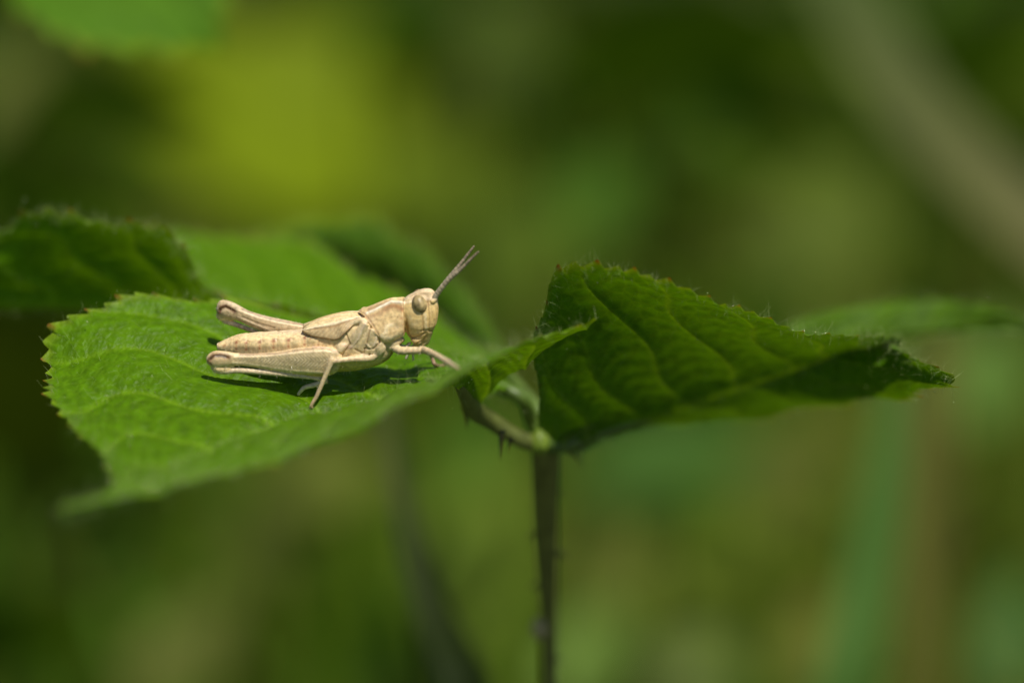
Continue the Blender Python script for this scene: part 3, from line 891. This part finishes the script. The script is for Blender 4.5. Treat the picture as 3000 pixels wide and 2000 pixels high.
# hind edge of the pronotum and pleural sutures
for poly, w, dep in [([(1255, 578), (1320, 615), (1400, 720), (1440, 800), (1440, 850)], 7, -6), ([(1370, 720), (1345, 820), (1330, 890)], 6, -9), ([(1440, 850), (1390, 900), (1320, 900)], 6, -8), ([(1170, 780), (1200, 860), (1170, 910)], 7, -9),
                     ([(1320, 900), (1310, 950), (1400, 945)], 7, -9), ([(1240, 905), (1300, 935)], 7, -6), ([(1470, 1005), (1530, 960), (1545, 900)], 8, -5)]:
    d = pdist(poly, bx, by)
    m = (th | ab | pn) & (bl > -400)
    H += dep * soft(d, w) * m
    paint(m * soft(d, w), (0.32, 0.18, 0.08), 0.75)
for poly, w in [([(1210, 892), (1270, 820), (1300, 740), (1330, 695)], 8), ([(1395, 880), (1420, 800), (1390, 740)], 7), ([(1375, 900), (1330, 860)], 6)]:
    d = pdist(poly, bx, by)
    paint((th | ab) * soft(d, w), (0.76, 0.58, 0.40), 0.8)
    H += 5 * soft(d, w) * (th | ab)
paint((th | ab) * soft(pdist([(1140, 860), (1180, 885), (1210, 890)], bx, by), 14), (0.70, 0.42, 0.28), 0.5)
# abdomen: row of brown crescents and reddish dots
for i, (x, y) in enumerate([(262, 850), (345, 853), (455, 847), (570, 838), (692, 832), (825, 812)]):
    w = 13 + 1.5 * i
    paint(ab * soft(pdist([(x + 4, y - 10), (x + w, y - 18 - i), (x + 2.2 * w, y - 10 - i)], bx, by), 7), (0.32, 0.17, 0.06), 0.75)
    paint(ab * soft(np.hypot((bx - x - 3) / 1.3, by - y), 13 + 2 * math.sin(5.0 * i)), (0.24, 0.06, 0.015), 1.0)
    paint(ab * soft(np.hypot(bx - x - 3, by - y - 26), 8), (0.50, 0.20, 0.07), 0.8)
    paint(ab * soft(np.hypot(bx - x - 2, by - y - 50 - 3 * math.sin(3.0 * i)), 11), (0.30, 0.08, 0.02), 0.95)
    paint(ab * soft(pdist([(x, y - 6), (x, y + 52)], bx, by), 8), (0.62, 0.34, 0.18), 0.2)
    paint(ab * soft(np.hypot((bx - x - 55) / 1.6, by - y - 26), 26), (0.46, 0.36, 0.16), 0.6)
    H += 7 * ab * soft(np.hypot((bx - x - 60) / 1.7, by - y - 22), 28)
for x, y in [(875, 820), (940, 868), (945, 840), (160, 880), (170, 870)]:
    paint(ab * soft(np.hypot(bx - x, by - y), 9), (0.42, 0.20, 0.08), 0.8)
paint(ab * soft(np.hypot(bx - 640, by - 772), 5), (0.2, 0.1, 0.04), 0.8)
# femora
fe_ = isreg('femur')
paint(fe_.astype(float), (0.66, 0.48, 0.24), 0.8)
t = np.clip((bx - 250) / 820, 0, 1)
ctr = 985 + 18 * t + 2
hw = 26 + 48 * np.sin(np.clip(t, 0, 1) * math.pi * 0.62)
face = fe_ * np.clip(1.25 - np.abs(by - ctr) / hw, 0, 1) * np.clip((bx - 230) / 120, 0, 1) * (bx < 1090)
paint(face, (0.40, 0.31, 0.16), 0.8)
chev = np.sin((bx + 1.1 * np.abs(by - ctr + 6)) / 30.0 * 2 * math.pi)
irr = 0.55 + 0.45 * np.sin(bx / 41 + np.sin(by / 17) * 1.5)
paint(face * np.clip(chev, 0, 1) * irr, (0.72, 0.58, 0.34), 0.85)
paint(face * np.clip(-chev - 0.3, 0, 1) * irr, (0.30, 0.21, 0.10), 0.5)
H += 1.0 * face * chev - 4 * face
for poly, c, w in [([(260, 970), (500, 962), (800, 930), (1000, 920), (1100, 935)], (0.82, 0.64, 0.38), 11), ([(250, 1015), (450, 1042), (700, 1080), (1000, 1096)], (0.80, 0.62, 0.33), 12), ([(300, 945), (600, 940), (760, 912), (900, 897)], (0.36, 0.22, 0.12), 9), ([(900, 885), (1010, 893), (1100, 925)], (0.68, 0.42, 0.28), 8)]:
    paint(fe_ * soft(pdist(poly, bx, by), w), c, 0.8)
    if c[0] > 0.5:
        H += 4 * fe_ * soft(pdist(poly, bx, by), w)
paint(fe_ * np.clip((by - 1094) / 14, 0, 1) * (bx > 600), (0.62, 0.42, 0.10), 0.8)
paint((isreg('femur', 'knee')) * soft(pdist([(60, 985), (90, 955), (140, 950), (215, 968)], bx, by), 22), (0.13, 0.055, 0.02), 1.0)
paint((isreg('femur', 'knee')) * soft(pdist([(105, 960), (150, 958), (190, 968)], bx, by), 5), (0.62, 0.52, 0.46), 0.7)
H -= 8 * isreg('femur', 'knee') * soft(pdist([(70, 985), (100, 962), (200, 970)], bx, by), 14)
paint(isreg('femur', 'knee', 'tibia') * soft(pdist([(45, 1000), (70, 1022)], bx, by), 12), (0.26, 0.12, 0.05), 0.8)
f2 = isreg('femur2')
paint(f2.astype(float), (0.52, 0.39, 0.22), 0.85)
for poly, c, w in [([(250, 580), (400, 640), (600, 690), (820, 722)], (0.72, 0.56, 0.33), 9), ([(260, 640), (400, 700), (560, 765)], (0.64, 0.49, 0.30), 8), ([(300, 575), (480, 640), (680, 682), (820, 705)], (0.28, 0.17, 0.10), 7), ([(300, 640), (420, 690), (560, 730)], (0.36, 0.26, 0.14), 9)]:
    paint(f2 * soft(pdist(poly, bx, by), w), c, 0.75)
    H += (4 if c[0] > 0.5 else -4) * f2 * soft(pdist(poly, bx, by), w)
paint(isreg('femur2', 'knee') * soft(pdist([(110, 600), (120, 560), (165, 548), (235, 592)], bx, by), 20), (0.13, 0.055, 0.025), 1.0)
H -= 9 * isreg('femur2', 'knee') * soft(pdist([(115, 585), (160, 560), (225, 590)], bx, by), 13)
tb = isreg('tibia')
paint(tb.astype(float), (0.60, 0.47, 0.30), 0.8)
sp = rng.random((46, 2))
for a, b in sp:
    x = 230 + 560 * a
    y = np.interp(x, [150, 260, 380, 480, 620], [668, 708, 755, 800, 880]) + (b - 0.5) * 40
    paint(tb * soft(np.hypot(bx - x, by - y), 5 + 4 * b), (0.30, 0.18, 0.10), 0.6)
lg = isreg('legf', 'legt', 'tarsus2')
paint(lg.astype(float), (0.60, 0.45, 0.25), 0.8)
paint(isreg('legt').astype(float) * np.clip((bx - 1850) / 150, 0, 1), (0.50, 0.37, 0.22), 0.7)
paint(isreg('tarsus2') * np.clip((by - 1180) / 160, 0, 1), (0.36, 0.24, 0.13), 0.7)
paint(isreg('legf') * soft(pdist([(1080, 1000), (1300, 985)], bx, by), 7) * (0.5 + 0.5 * np.sin(bx / 9)), (0.38, 0.25, 0.12), 0.6)
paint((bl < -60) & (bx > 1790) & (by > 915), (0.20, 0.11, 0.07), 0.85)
paint(isreg('tarsus') & (by > 1100), (0.60, 0.50, 0.36), 0.8)
paint(isreg('claw'), (0.25, 0.15, 0.08), 0.8)
paint(isreg('palp'), (0.70, 0.62, 0.46), 0.8)
H += isreg('legf', 'legt', 'tibia', 'tarsus', 'tarsus2') * 2.0 * np.sin(bx / 7.0) * 0.4
# fine freckles everywhere
for k in range(260):
    x, y = 640 * rng.random() + 1050, 500 + 420 * rng.random()
    paint((th | pn | hd) * soft(np.hypot(bx - x, by - y), 3 + 3 * rng.random()), (0.40, 0.25, 0.10), 0.28)
for k in range(160):
    x, y = 190 + 800 * rng.random(), 780 + 160 * rng.random()
    paint(ab * soft(np.hypot(bx - x, by - y), 3 + 3 * rng.random()), (0.44, 0.32, 0.14), 0.3)

lum = COL @ np.array((0.3, 0.6, 0.1))
COL = np.clip((COL * 0.93 + lum[:, None] * 0.07) * 1.12, 0, 0.9)
BV = BV + BN * (H * CU)[:, None]
hop = empty('grasshopper', G3(1000, 1150, 0))
tag(hop, 'straw coloured young grasshopper with short wing pads standing on a sunlit leaflet', 'grasshopper')
body = mesh_obj('body', BV, BF, M_cuticle, hop, {'col': COL})

# wing pads
for s in (1, -1):
    n, m = 60, 26
    top = catmull(np.array([(803, 752, 30), (838, 712, 14), (930, 662, 8), (1060, 622, 6), (1180, 606, 6), (1330, 618, 6)], float), n)
    bot = catmull(np.array([(806, 764, 72), (880, 797, 118), (990, 818, 156), (1095, 828, 180), (1165, 770, 182), (1285, 650, 122)], float), n)
    V, C = [], []
    for i in range(n):
        p0, p1 = G3(*top[i]), G3(*bot[i])
        for j in range(m):
            f = j / (m - 1)
            tp = 1 - max(0.0, (i / n - 0.68) / 0.32) ** 1.5
            bul = math.sin(math.pi * f) ** 0.8 * (30 + 14 * i / n) * tp + 8 * tp - 4
            q = p0 * (1 - f) + p1 * f + (eL * bul * 0.8 + eZ * bul * 0.55) * CU
            u = i / (n - 1)
            lower = f > 0.42
            vein = 0.0
            if lower:
                ang = u * 8.5 + (f - 0.42) * 3.4
                vein = 0.5 + 0.5 * math.cos(2 * math.pi * ang * 1.6)
                c = np.array((0.56, 0.42, 0.22)) * (1 - 0.55 * vein) + np.array((0.26, 0.15, 0.06)) * 0.55 * vein
            else:
                c = np.array((0.74, 0.57, 0.32)) - np.array((0.10, 0.12, 0.12)) * (0.5 + 0.5 * math.cos(f * 40)) * (f < 0.3)
            rid_ = math.exp(-((f - 0.40) / 0.05) ** 2)
            dk_ = math.exp(-((f - 0.50) / 0.045) ** 2) * min(1, u * 4)
            c = c * (1 - 0.8 * dk_) + np.array((0.26, 0.14, 0.05)) * 0.8 * dk_
            c = c * (1 - 0.6 * rid_) + np.array((0.78, 0.66, 0.45)) * 0.6 * rid_
            rim = math.exp(-((1 - f) / 0.045) ** 2) + math.exp(-(u / 0.03) ** 2)
            c = c * (1 - 0.9 * min(rim, 1)) + np.array((0.26, 0.13, 0.05)) * 0.9 * min(rim, 1)
            hook = math.exp(-((u - 0.965) / 0.025) ** 2) * (f > 0.3)
            c = c * (1 - 0.7 * hook) + np.array((0.80, 0.70, 0.52)) * 0.7 * hook
            q = q + eL * (3.0 * vein * lower + 9 * rid_ + 6 * hook - (4 if lower else 0)) * CU
            V.append(q); C.append(c)
    V = np.array(V); C = np.array(C)
    if s < 0:
        V[:, 1] = 2 * ANC[1] - V[:, 1]
    # give the flap thickness
    inner = V - (eL * s * 12 + eZ * 6) * CU
    k = n * m
    F = []
    for i in range(n - 1):
        for j in range(m - 1):
            a = i * m + j
            F.append((a, a + 1, a + m + 1, a + m)); F.append((k + a, k + a + m, k + a + m + 1, k + a + 1))
    ring_ = [i * m for i in range(n)] + [(n - 1) * m + j for j in range(1, m)] + [i * m + m - 1 for i in range(n - 2, -1, -1)] + [j for j in range(m - 2, 0, -1)]
    for a, b in zip(ring_, ring_[1:] + ring_[:1]):
        F.append((a, b, k + b, k + a))
    mesh_obj('wing_pad', np.vstack([V, inner]), F, M_cuticle, hop, {'col': np.clip(np.vstack([C, C]) * 1.12, 0, 0.9)})

# eyes
for s in (1, -1):
    c = G3(1768, 528, 0)
    c = G3(1768, 535, 86)
    if s < 0:
        c = c.copy(); c[1] = 2 * ANC[1] - c[1]
    ax = norm((eX * 0.99 - eZ * 0.12)[None])[0]
    az = norm((eZ * 0.86 + eX * -0.12 - eL * s * 0.5)[None])[0]
    V, F = ellipsoid(c, ax * 60 * CU, norm((eL * 0.86 + eZ * s * 0.5)[None])[0] * 56 * CU, az * 74 * CU, 40, 28)
    ex_, ey_, el_ = screen(V)
    q = V - c
    rr = np.hypot(q @ ax / (62 * CU), q @ az / (84 * CU))
    st_ = 0.5 + 0.5 * np.sin((q @ ax / CU) / 5.5 + 2.0 * np.sin(q @ az / CU / 20))
    cc = np.array((0.36, 0.27, 0.12)) * (0.8 + 0.35 * st_[:, None])
    rim = np.clip((rr - 0.80) / 0.2, 0, 1)[:, None]
    cc = cc * (1 - 0.55 * rim) + np.array((0.20, 0.13, 0.05)) * 0.55 * rim
    mesh_obj('eye', V, F, M_eye, hop, {'col': cc})

# antennae
for s, path in ((1, [(1892, 478, 46), (1912, 448, 46), (2000, 345, 52), (2100, 258, 62), (2180, 180, 72), (2254, 110, 80)]), (-1, [(1890, 480, -46), (1915, 440, -46), (2000, 330, -55), (2090, 222, -68), (2160, 130, -80), (2214, 60, -90)])):
    n = 150
    p = catmull(GG(path), n)
    u = np.linspace(0, 1, n)
    segs = 21
    f = u * segs - np.floor(u * segs)
    r = (15.5 * (1 - u) ** 0.8 + 6.5 + 3.0 * np.sin(np.pi * np.clip(u * 1.4, 0, 1))) * (1 - 0.22 * np.exp(-((np.minimum(f, 1 - f)) / 0.10) ** 2))
    r[-4:] *= np.array((0.9, 0.75, 0.5, 0.2))
    V, F = tube(p, r * CU * 1.05, nseg=12, n=n)
    c = np.array((0.50, 0.42, 0.27))[None] * (1 - u[:, None]) + np.array((0.28, 0.21, 0.14))[None] * u[:, None]
    c = c * (1 - 0.35 * np.exp(-((np.minimum(f, 1 - f)) / 0.14) ** 2))[:, None] * (1 + 0.15 * np.sin(np.floor(u * segs) * 2.4))[:, None]
    mesh_obj('antenna', V, F, M_cuticle, hop, {'col': np.repeat(c, 12, 0)})

# bristles on the legs and end of the body
sel = np.where(isreg('femur', 'femur2', 'tibia', 'knee', 'tarsus', 'tarsus2', 'legt', 'legf') | (ab & ((bx < 220) | (by > 1040))))[0]
sel = rng.choice(sel, 900)
Vh, Fh = hairs_on(BV[sel][None], BN[sel][None], 900, 0.00008, 0.00028, 0.0000045, np.ones((1, 900)), 0.0, lean=0.35, seed=21)
tag(mesh_obj('bristles', Vh, Fh, M_seta, hop, smooth=False), kind='stuff')

# ------------------------------------------------------------------ plants behind, out of focus
def strip_blade(path, width, up, n=40, fold=0.18, m=5):
    """a grass blade: V-folded ribbon along path (m)"""
    p = catmull(np.asarray(path), n)
    t = norm(np.gradient(p, axis=0))
    upv = np.asarray(up, float)
    a = norm(np.cross(t, upv[None]))
    nn = np.cross(a, t)
    w = catmull(np.asarray(width, float)[:, None], n)[:, 0]
    vs = np.linspace(-1, 1, m)
    V = p[:, None] + a[:, None] * (vs[None, :, None] * w[:, None, None] / 2) + nn[:, None] * (np.abs(vs)[None, :, None] * w[:, None, None] * fold)
    return V.reshape(-1, 3), grid_faces(n, m, False), n, m


def blade(name, label, cat, pts, width, col, group=None, col2=None, mat=None, root=None, fold=0.18, facing=0.5):
    """grass blade through photo points; it goes on down to the ground"""
    path = PP(pts)
    last = path[-1]
    dirn = norm((path[-1] - path[-2])[None])[0]
    g = np.array([last[0] + dirn[0] * 0.05, last[1] + 0.01, -0.004]) if root is None else np.array(root)
    nb = len(path)
    tail = densify([last, (last * 0.6 + g * 0.4) + dirn * 0.008, g], 0.012)[1:]
    path = np.vstack([path, tail])
    width = list(width) + [width[-1] * (1 - 0.3 * k / len(tail)) for k in range(len(tail))]
    up = -aF * facing + np.array((0, 0, 1)) * (1 - facing)
    V, F, n, m = strip_blade(path, width, up, fold=fold, n=70)
    u = np.linspace(0, 1, n).repeat(m)
    rib = np.tile(np.abs(np.linspace(-1, 1, m)), n)
    k_ = np.clip(u * (len(path) - 1) / max(nb - 1, 1), 0, 1)[:, None]
    c = (np.array(col)[None] * (1 - k_) + np.array(col if col2 is None else col2)[None] * k_) * (0.9 + 0.2 * rib[:, None])
    o = mesh_obj(name, V - 0, F, mat or M_under, None, {'col': c}, base=g)
    return tag(o, label, cat, group)


def far_leaf(name, label, cat, base, tip, width, col, facing, group=None, stem_to=None, via=None, veins=7, mat=None):
    """a whole leaf on its stalk; base / tip are photo points with depth, width in metres"""
    b, t = P(*base), P(*tip)
    ax = norm((t - b)[None])[0]
    L = np.linalg.norm(t - b)
    fv = np.asarray(facing, float)
    sd = norm(np.cross(ax, fv)[None])[0]
    nn = np.cross(sd, ax)
    us = np.linspace(0, 1, 8)
    prof = np.array([0.08, 0.66, 0.95, 1.0, 0.88, 0.64, 0.32, 0.0])
    midp = b + ax * (us * L)[:, None] + nn * (0.10 * L * np.sin(us * math.pi))[:, None]
    A = midp - sd * (prof * width / 2)[:, None] + nn * (prof * width * 0.08)[:, None]
    B = midp + sd * (prof * width / 2)[:, None] + nn * (prof * width * 0.08)[:, None]
    g = np.array((b[0] + 0.01, b[1] + 0.02, -0.004)) if stem_to is None else np.array(stem_to)
    root = empty(name, g)
    tag(root, label, cat, group)
    o, _, _ = build_leaflet(root, midp, A, B, col, np.array(col) * 1.4, nhair=0, nu=90, nv=12, veins=veins, tooth=0.0012, pitch=0.003, name='leaf', mat=mat or M_under, upsign=-1 if np.dot(np.cross(ax, sd), fv) < 0 else 1)
    vp = [(b + g) / 2 - ax * 0.02 + np.array((0, 0.01, 0))] if via is None else [P(*q) for q in via]
    sp_ = densify([b + ax * L * 0.15, b - ax * 0.008] + vp + [g], 0.02)
    part_tube('stalk', root, sp_, np.linspace(0.0006, 0.0014, len(sp_)), (0.05, 0.075, 0.02), n=60, nseg=8)
    return root


CAMUP = np.array((0, -0.55, 0.83))
far_leaf('bramble_leaf', 'blurred green leaf hanging above the yellow sunlit leaf', 'leaf', (110, -230, 48), (650, 150, 44), 0.0185, (0.07, 0.165, 0.008), CAMUP, stem_to=(-0.07, 0.06, -0.004), via=[(-350, -400, 50), (-700, 600, 52)])
far_leaf('nettle_leaf', 'large glowing yellow green leaf in full sun far behind the grasshopper', 'leaf', (1200, 560, 400), (330, 230, 400), 0.050, (0.145, 0.20, 0.002), CAMUP)
blade('grass_blade', 'broad tan and green grass blade arching down beside the right leaflets', 'grass blade', [(2330, -250, 150), (2470, 0, 145), (2620, 270, 140), (2800, 480, 135), (3010, 680, 130), (3350, 1000, 125)], [0.007, 0.008, 0.0085, 0.0085, 0.009, 0.009], (0.05, 0.085, 0.016), facing=0.2, col2=(0.14, 0.13, 0.05))
blade('grass_blade', 'dark bluish grass blade rising behind the sunlit leaflet edge', 'grass blade', [(1130, 1150, 52), (1165, 1350, 50), (1215, 1600, 47), (1285, 1820, 44), (1380, 2050, 40)], [0.001, 0.0015, 0.002, 0.0027, 0.0034], (0.045, 0.06, 0.016), facing=0.9, col2=(0.012, 0.022, 0.004))
blade('grass_blade', 'bluish green upright grass blade below the tip of the ribbed leaflet', 'grass blade', [(2660, 900, 92), (2625, 1200, 88), (2590, 1450, 85), (2540, 1750, 82), (2470, 2050, 78)], [0.0012, 0.0028, 0.004, 0.0048, 0.005], (0.06, 0.13, 0.022), facing=0.3)
blade('grass_blade', 'pale tan grass stem standing right of the bluish green blade', 'grass blade', [(2760, 950, 125), (2740, 1200, 122), (2720, 1500, 120), (2700, 2050, 118)], [0.003, 0.0045, 0.005, 0.005], (0.105, 0.105, 0.02), facing=0.3)


# the mass of grass and leaves further back that nobody could count
def undergrowth():
    r = np.random.default_rng(5)
    pV, pF, pC = [], [], []
    off = [0]

    def add(V, F, c):
        pV.append(V); pF.append(np.asarray(F) + off[0]); pC.append(np.tile(c, (len(V), 1)))
        off[0] += len(V)

    def leaf_shape(c0, ax, nn, L, W_):
        sd = norm(np.cross(ax, nn)[None])[0]
        nn = np.cross(sd, ax)
        us = np.array([0, 0.15, 0.4, 0.7, 1.0])
        pr = np.array([0.05, 0.7, 1.0, 0.75, 0.02])
        m_ = c0 + ax * ((us - 0.5) * L)[:, None] - nn * (0.12 * L * us ** 2)[:, None]
        e = nn * (pr * W_ * 0.1)[:, None]
        V = np.concatenate([m_ - sd * (pr * W_ / 2)[:, None] + e, m_, m_ + sd * (pr * W_ / 2)[:, None] + e])
        F = [(i, i + 1, 6 + i, 5 + i) for i in range(4)] + [(5 + i, 6 + i, 11 + i, 10 + i) for i in range(4)]
        return V, F

    pal = np.array([(0.12, 0.16, 0.006), (0.09, 0.17, 0.008), (0.07, 0.14, 0.006), (0.16, 0.17, 0.012), (0.17, 0.14, 0.025), (0.08, 0.15, 0.015)])
    for k in range(9500):
        d = r.uniform(0.20, 1.2)
        x = r.uniform(-0.95, 0.95) * (0.35 + d)
        h = r.uniform(0.08, 0.22) * (1 if d < 0.6 else 0.8)
        a = r.uniform(0, 2 * math.pi)
        lean = r.uniform(0.1, 0.8) * h
        w = r.uniform(0.002, 0.006)
        n = 6
        t = np.linspace(0, 1, n)
        p = np.stack([x + math.cos(a) * lean * t ** 2, d + math.sin(a) * lean * t ** 2, h * (t - 0.3 * t ** 3 * lean / h) - 0.003], 1)
        sd = np.array((-math.sin(a), math.cos(a), 0))
        ww = w * (1 - t ** 2 * 0.95)
        V = np.concatenate([p - sd * ww[:, None] / 2, p + sd * ww[:, None] / 2])
        add(V, [(i, i + 1, n + i + 1, n + i) for i in range(n - 1)], pal[r.integers(0, 6)] * r.uniform(0.7, 1.25))
    # taller leafy growth at the back: it shades itself
    for k in range(9000):
        d = r.uniform(0.55, 1.5)
        x = r.uniform(-0.95, 0.95) * (0.35 + d)
        z = r.uniform(0.02, 1) ** 0.8 * (0.12 + 0.5 * min(1, (d - 0.4) / 0.5))
        L = r.uniform(0.018, 0.045)
        ax = norm(np.array((r.normal(), r.normal(), r.normal() * 0.5))[None])[0]
        nn = norm((np.array((0, 0, 1.0)) + r.normal(0, 0.5, 3))[None])[0]
        c = np.array([(0.055, 0.12, 0.005), (0.08, 0.14, 0.006), (0.11, 0.14, 0.007)])[r.integers(0, 3)] * r.uniform(0.7, 1.2)
        add(*leaf_shape(np.array((x, d, z)), ax, nn, L, L * r.uniform(0.4, 0.7)), c)
    # leaves and blades added in the mass, dark ones making its shaded patches: (photo x, y, mm behind, length px, width px, turn, shows its shaded underside, colour)
    D, T = True, False
    dk, gr, ol, tn, te = (0.06, 0.10, 0.006), (0.06, 0.11, 0.01), (0.09, 0.12, 0.008), (0.12, 0.115, 0.025), (0.07, 0.12, 0.03)
    for px, py, d, lp, wp, turn, dark, col in [
        (350, 310, 150, 620, 300, 5, D, dk), (150, 560, 180, 640, 300, 0, D, dk), (20, 230, 230, 500, 160, 80, T, tn), (1230, 120, 240, 520, 260, 60, D, dk),
        (2060, 130, 240, 900, 560, 20, D, (0.06, 0.10, 0.004)), (2250, 330, 200, 560, 220, -30, D, (0.03, 0.07, 0.004)), (2880, 130, 220, 640, 340, 60, D, dk), (1480, 120, 260, 420, 260, 70, T, (0.06, 0.075, 0.01)),
        (1760, 560, 220, 460, 220, 80, T, gr), (1600, 700, 330, 620, 400, 60, T, (0.08, 0.105, 0.008)), (2450, 640, 280, 560, 400, 80, T, (0.095, 0.11, 0.014)), (2200, 700, 260, 480, 180, 80, T, (0.075, 0.085, 0.01)),
        (20, 1150, 140, 1000, 520, 85, D, (0.045, 0.06, 0.004)), (60, 1000, 240, 900, 600, 20, D, (0.045, 0.06, 0.004)), (40, 1850, 160, 800, 520, 60, D, dk), (250, 1400, 260, 700, 400, 20, D, (0.04, 0.06, 0.01)), (330, 1600, 260, 500, 260, 70, D, (0.05, 0.08, 0.02)), (540, 1900, 200, 480, 260, 80, T, tn),
        (820, 1560, 240, 420, 260, 60, T, (0.07, 0.075, 0.01)), (990, 1380, 240, 420, 260, 45, T, (0.13, 0.13, 0.02)), (1400, 1290, 210, 340, 200, 80, T, gr), (1390, 1580, 260, 620, 320, 80, T, (0.16, 0.20, 0.02)),
        (1060, 1850, 170, 420, 120, 85, D, (0.03, 0.07, 0.004)), (1350, 1930, 60, 260, 46, -58, T, (0.12, 0.14, 0.05)), (1275, 1820, 62, 120, 60, -58, T, (0.12, 0.14, 0.05)), (1500, 1870, 240, 380, 160, 80, T, ol), (1720, 1900, 180, 420, 180, 80, T, (0.15, 0.20, 0.04)),  # both small pale ones beside the dark blade imitate its highlights
        (2030, 1960, 240, 300, 240, 70, T, (0.15, 0.16, 0.05)), (1980, 1330, 220, 620, 300, 20, T, (0.05, 0.10, 0.012)), (2330, 1330, 240, 560, 300, 70, T, (0.085, 0.085, 0.01)), (2200, 1680, 280, 620, 420, 60, T, (0.11, 0.13, 0.008)),
        (1820, 1620, 280, 460, 300, 80, T, (0.13, 0.13, 0.02)), (2830, 1610, 120, 440, 110, 80, D, (0.02, 0.04, 0.004)), (2960, 1850, 160, 560, 170, 80, T, te), (2520, 1990, 95, 260, 120, 55, D, (0.02, 0.05, 0.01)),
        (2900, 1080, 220, 420, 240, 80, T, (0.11, 0.17, 0.03)), (2400, 1880, 230, 400, 200, 80, T, (0.14, 0.12, 0.02)), (2900, 520, 240, 500, 260, 70, D, (0.06, 0.09, 0.02)), (1290, 520, 300, 560, 320, 60, T, (0.105, 0.125, 0.006)),
    ]:
        k = (DIST + d * 0.001) / DIST * PXM
        a = math.radians(turn)
        ax = aR * math.cos(a) + aU * math.sin(a)
        if dark:
            nn = norm((np.array((0, 0.84, 0.54)) + r.normal(0, 0.06, 3))[None])[0]
        else:
            nn = norm((CAMUP + r.normal(0, 0.08, 3))[None])[0]
            ax = ax - aF * 0.3 * math.sin(a)
        ax = norm((ax - nn * (ax @ nn))[None])[0]
        c0 = P(px, py, d)
        add(*leaf_shape(c0, ax, nn, lp * k, wp * k), np.array(col))
        b0 = c0 - ax * lp * k * 0.5
        g0 = np.array((b0[0] + r.uniform(-0.02, 0.02), b0[1] + r.uniform(0.0, 0.03), -0.004))
        sp = catmull(np.array([b0, b0 * 0.8 + g0 * 0.2 + np.array((0, 0.01, 0.004)), b0 * 0.4 + g0 * 0.6, g0]), 8)
        V = np.concatenate([sp - aR * 0.0005, sp + aR * 0.0005, sp + aF * 0.0008])
        add(V, [(i, i + 1, 9 + i, 8 + i) for i in range(7)] + [(8 + i, 9 + i, 17 + i, 16 + i) for i in range(7)] + [(16 + i, 17 + i, i + 1, i) for i in range(7)], np.array((0.06, 0.09, 0.015)))
    o = mesh_obj('undergrowth', np.vstack(pV), np.vstack(pF), M_under, None, {'col': np.vstack(pC) * np.array((0.82, 1.0, 0.9))})
    return tag(o, 'mass of blurred green and straw coloured grass and leaves behind the bramble leaf', 'undergrowth', kind='stuff')


undergrowth()
